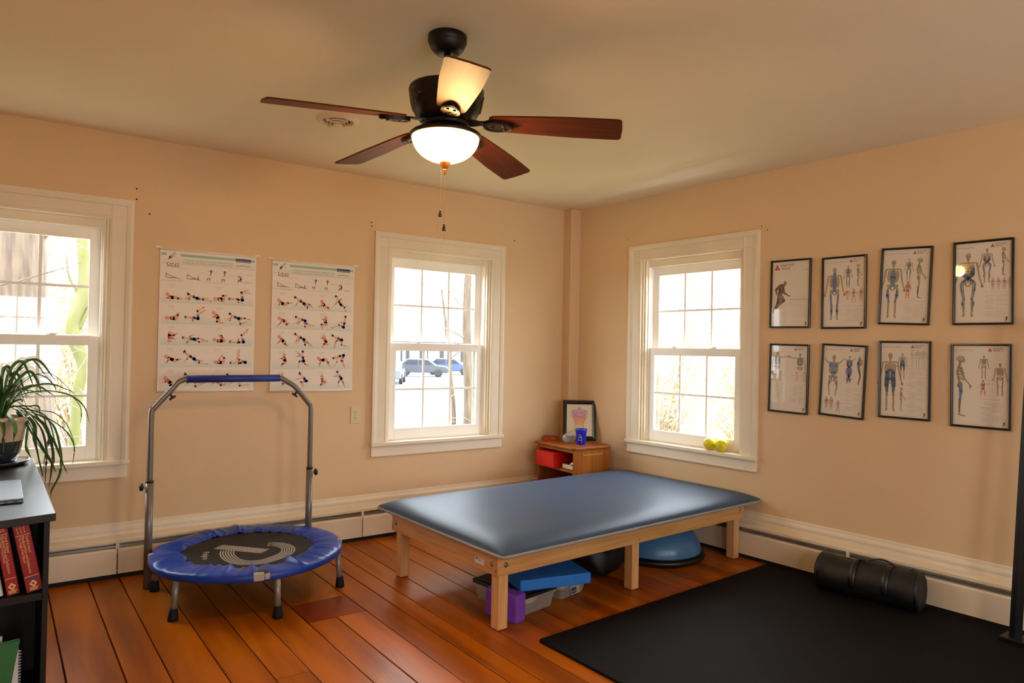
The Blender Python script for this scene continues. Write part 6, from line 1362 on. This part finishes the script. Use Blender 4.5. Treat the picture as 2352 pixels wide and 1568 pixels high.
for i, (x, y, s_, m_) in enumerate([(4.6, 9.6, .5, mStraw), (5.6, 9.9, .45, mStraw)]):
    shrub('grass_tuft', ['dry grass tuft at the edge of the drive, left one', 'dry grass tuft at the foot of the grey tree trunk'][i], (x, y, GZ), (s_, s_ * .8, .22), 260, .09, m_, 30 + i, 'grass', False)
# neighbouring houses and parked cars, far across the lawn
def house(name, label, x0, x1, y0, y1, h_, ridge, wins, posts):
    t = thing(name, label, 'house', (x0, y0, GZ)); W_, D_ = x1 - x0, y1 - y0
    MB().box((0, 0, 0), (W_, D_, h_)).build('walls', mSiding, t)
    MB().prism([(-.4, h_), (D_ + .4, h_), (D_ / 2, h_ + ridge)], 'x', -.4, W_ + .4).build('roof', mRoofE, t)
    for (x, z, w_, hh_) in wins:
        f = MB().box((x - .08, -.06, z - .08), (x + w_ + .08, 0.02, z + hh_ + .08)).build('window', mSiding, t); MB().box((x, -.07, z), (x + w_, -.05, z + hh_)).build('pane', mWinD, f)
    for x in posts: MB().box((x - .12, -1.8, 0), (x + .12, -1.56, h_ - .4)).build('porch_post', mSiding, t)
    if posts: MB().box((posts[0] - .3, -2.0, h_ - .4), (posts[-1] + .3, 0.1, h_ - .1)).build('porch_roof', mRoofE, t)
house('porch_house', 'white house with porch posts across the car park', 24, 38, 60, 68, 3.0, 1.6, [(1, .9, 1, 1.3), (3.4, .9, 1, 1.3), (5.6, .2, 1, 2.1), (8, .9, 1, 1.3), (10.6, .9, 1, 1.3)], [.6, 3, 5.4, 7.8, 10.2, 12.8])
house('barn_house', 'plain white house with a brown roof left of the porch house', 13, 22, 58, 66, 2.8, 2.0, [(1.2, .9, 1.1, 1.2), (4, .9, 1.1, 1.2), (6.6, .9, 1.1, 1.2)], [])
pb_ = MB().box((-8, 2.6, 2.28), (-2.2, 2.72, 2.4)).build('eave_board', mPorch); tag(pb_, 'sage green porch beam across the top of the left window view', 'beam')
def car(label, loc, rz, col):
    t = thing('parked_car', label, 'car', loc, rz, 'cars parked across the lawn'); cm = mat('car_paint', col, 0.3, var=0.03, coat=.5)
    pr_ = [(-2.15, .35), (2.15, .35), (2.2, .62), (2.05, .85), (1.2, .95), (.55, 1.42), (-1.1, 1.45), (-1.75, 1.0), (-2.15, .92)]
    MB().prism(pr_, 'y', -.85, .85).build('body', cm, t, bevel=.06)
    for s in (-1, 1):
        MB().prism([(.95, .97), (.48, 1.36), (-.2, 1.38), (-.2, .97)], 'y', s * .852, s * .86).build('window', mWinD, t); MB().prism([(-.3, .97), (-.3, 1.38), (-1.05, 1.39), (-1.5, 1.0)], 'y', s * .852, s * .86).build('window', mWinD, t)
        for x in (-1.35, 1.35): MB().lathe([(.2, -.1), (.34, -.1), (.34, .1), (.2, .1)], 18, m=Matrix.Translation((x, s * .8, .34)) @ Matrix.Rotation(R(90), 4, 'X')).build('wheel', mTyre, t)
car('dark grey car parked left of the window muntin in the middle window view', (22.3, 45.4, GZ + .02), R(-30), (36, 40, 48))
car('blue car parked to the right of the dark grey car', (26.6, 48.5, GZ + .02), R(-30), (30, 52, 110))
car('silver car at the left edge of the middle window view', (15.4, 36.6, GZ + .02), R(60), (70, 74, 82))
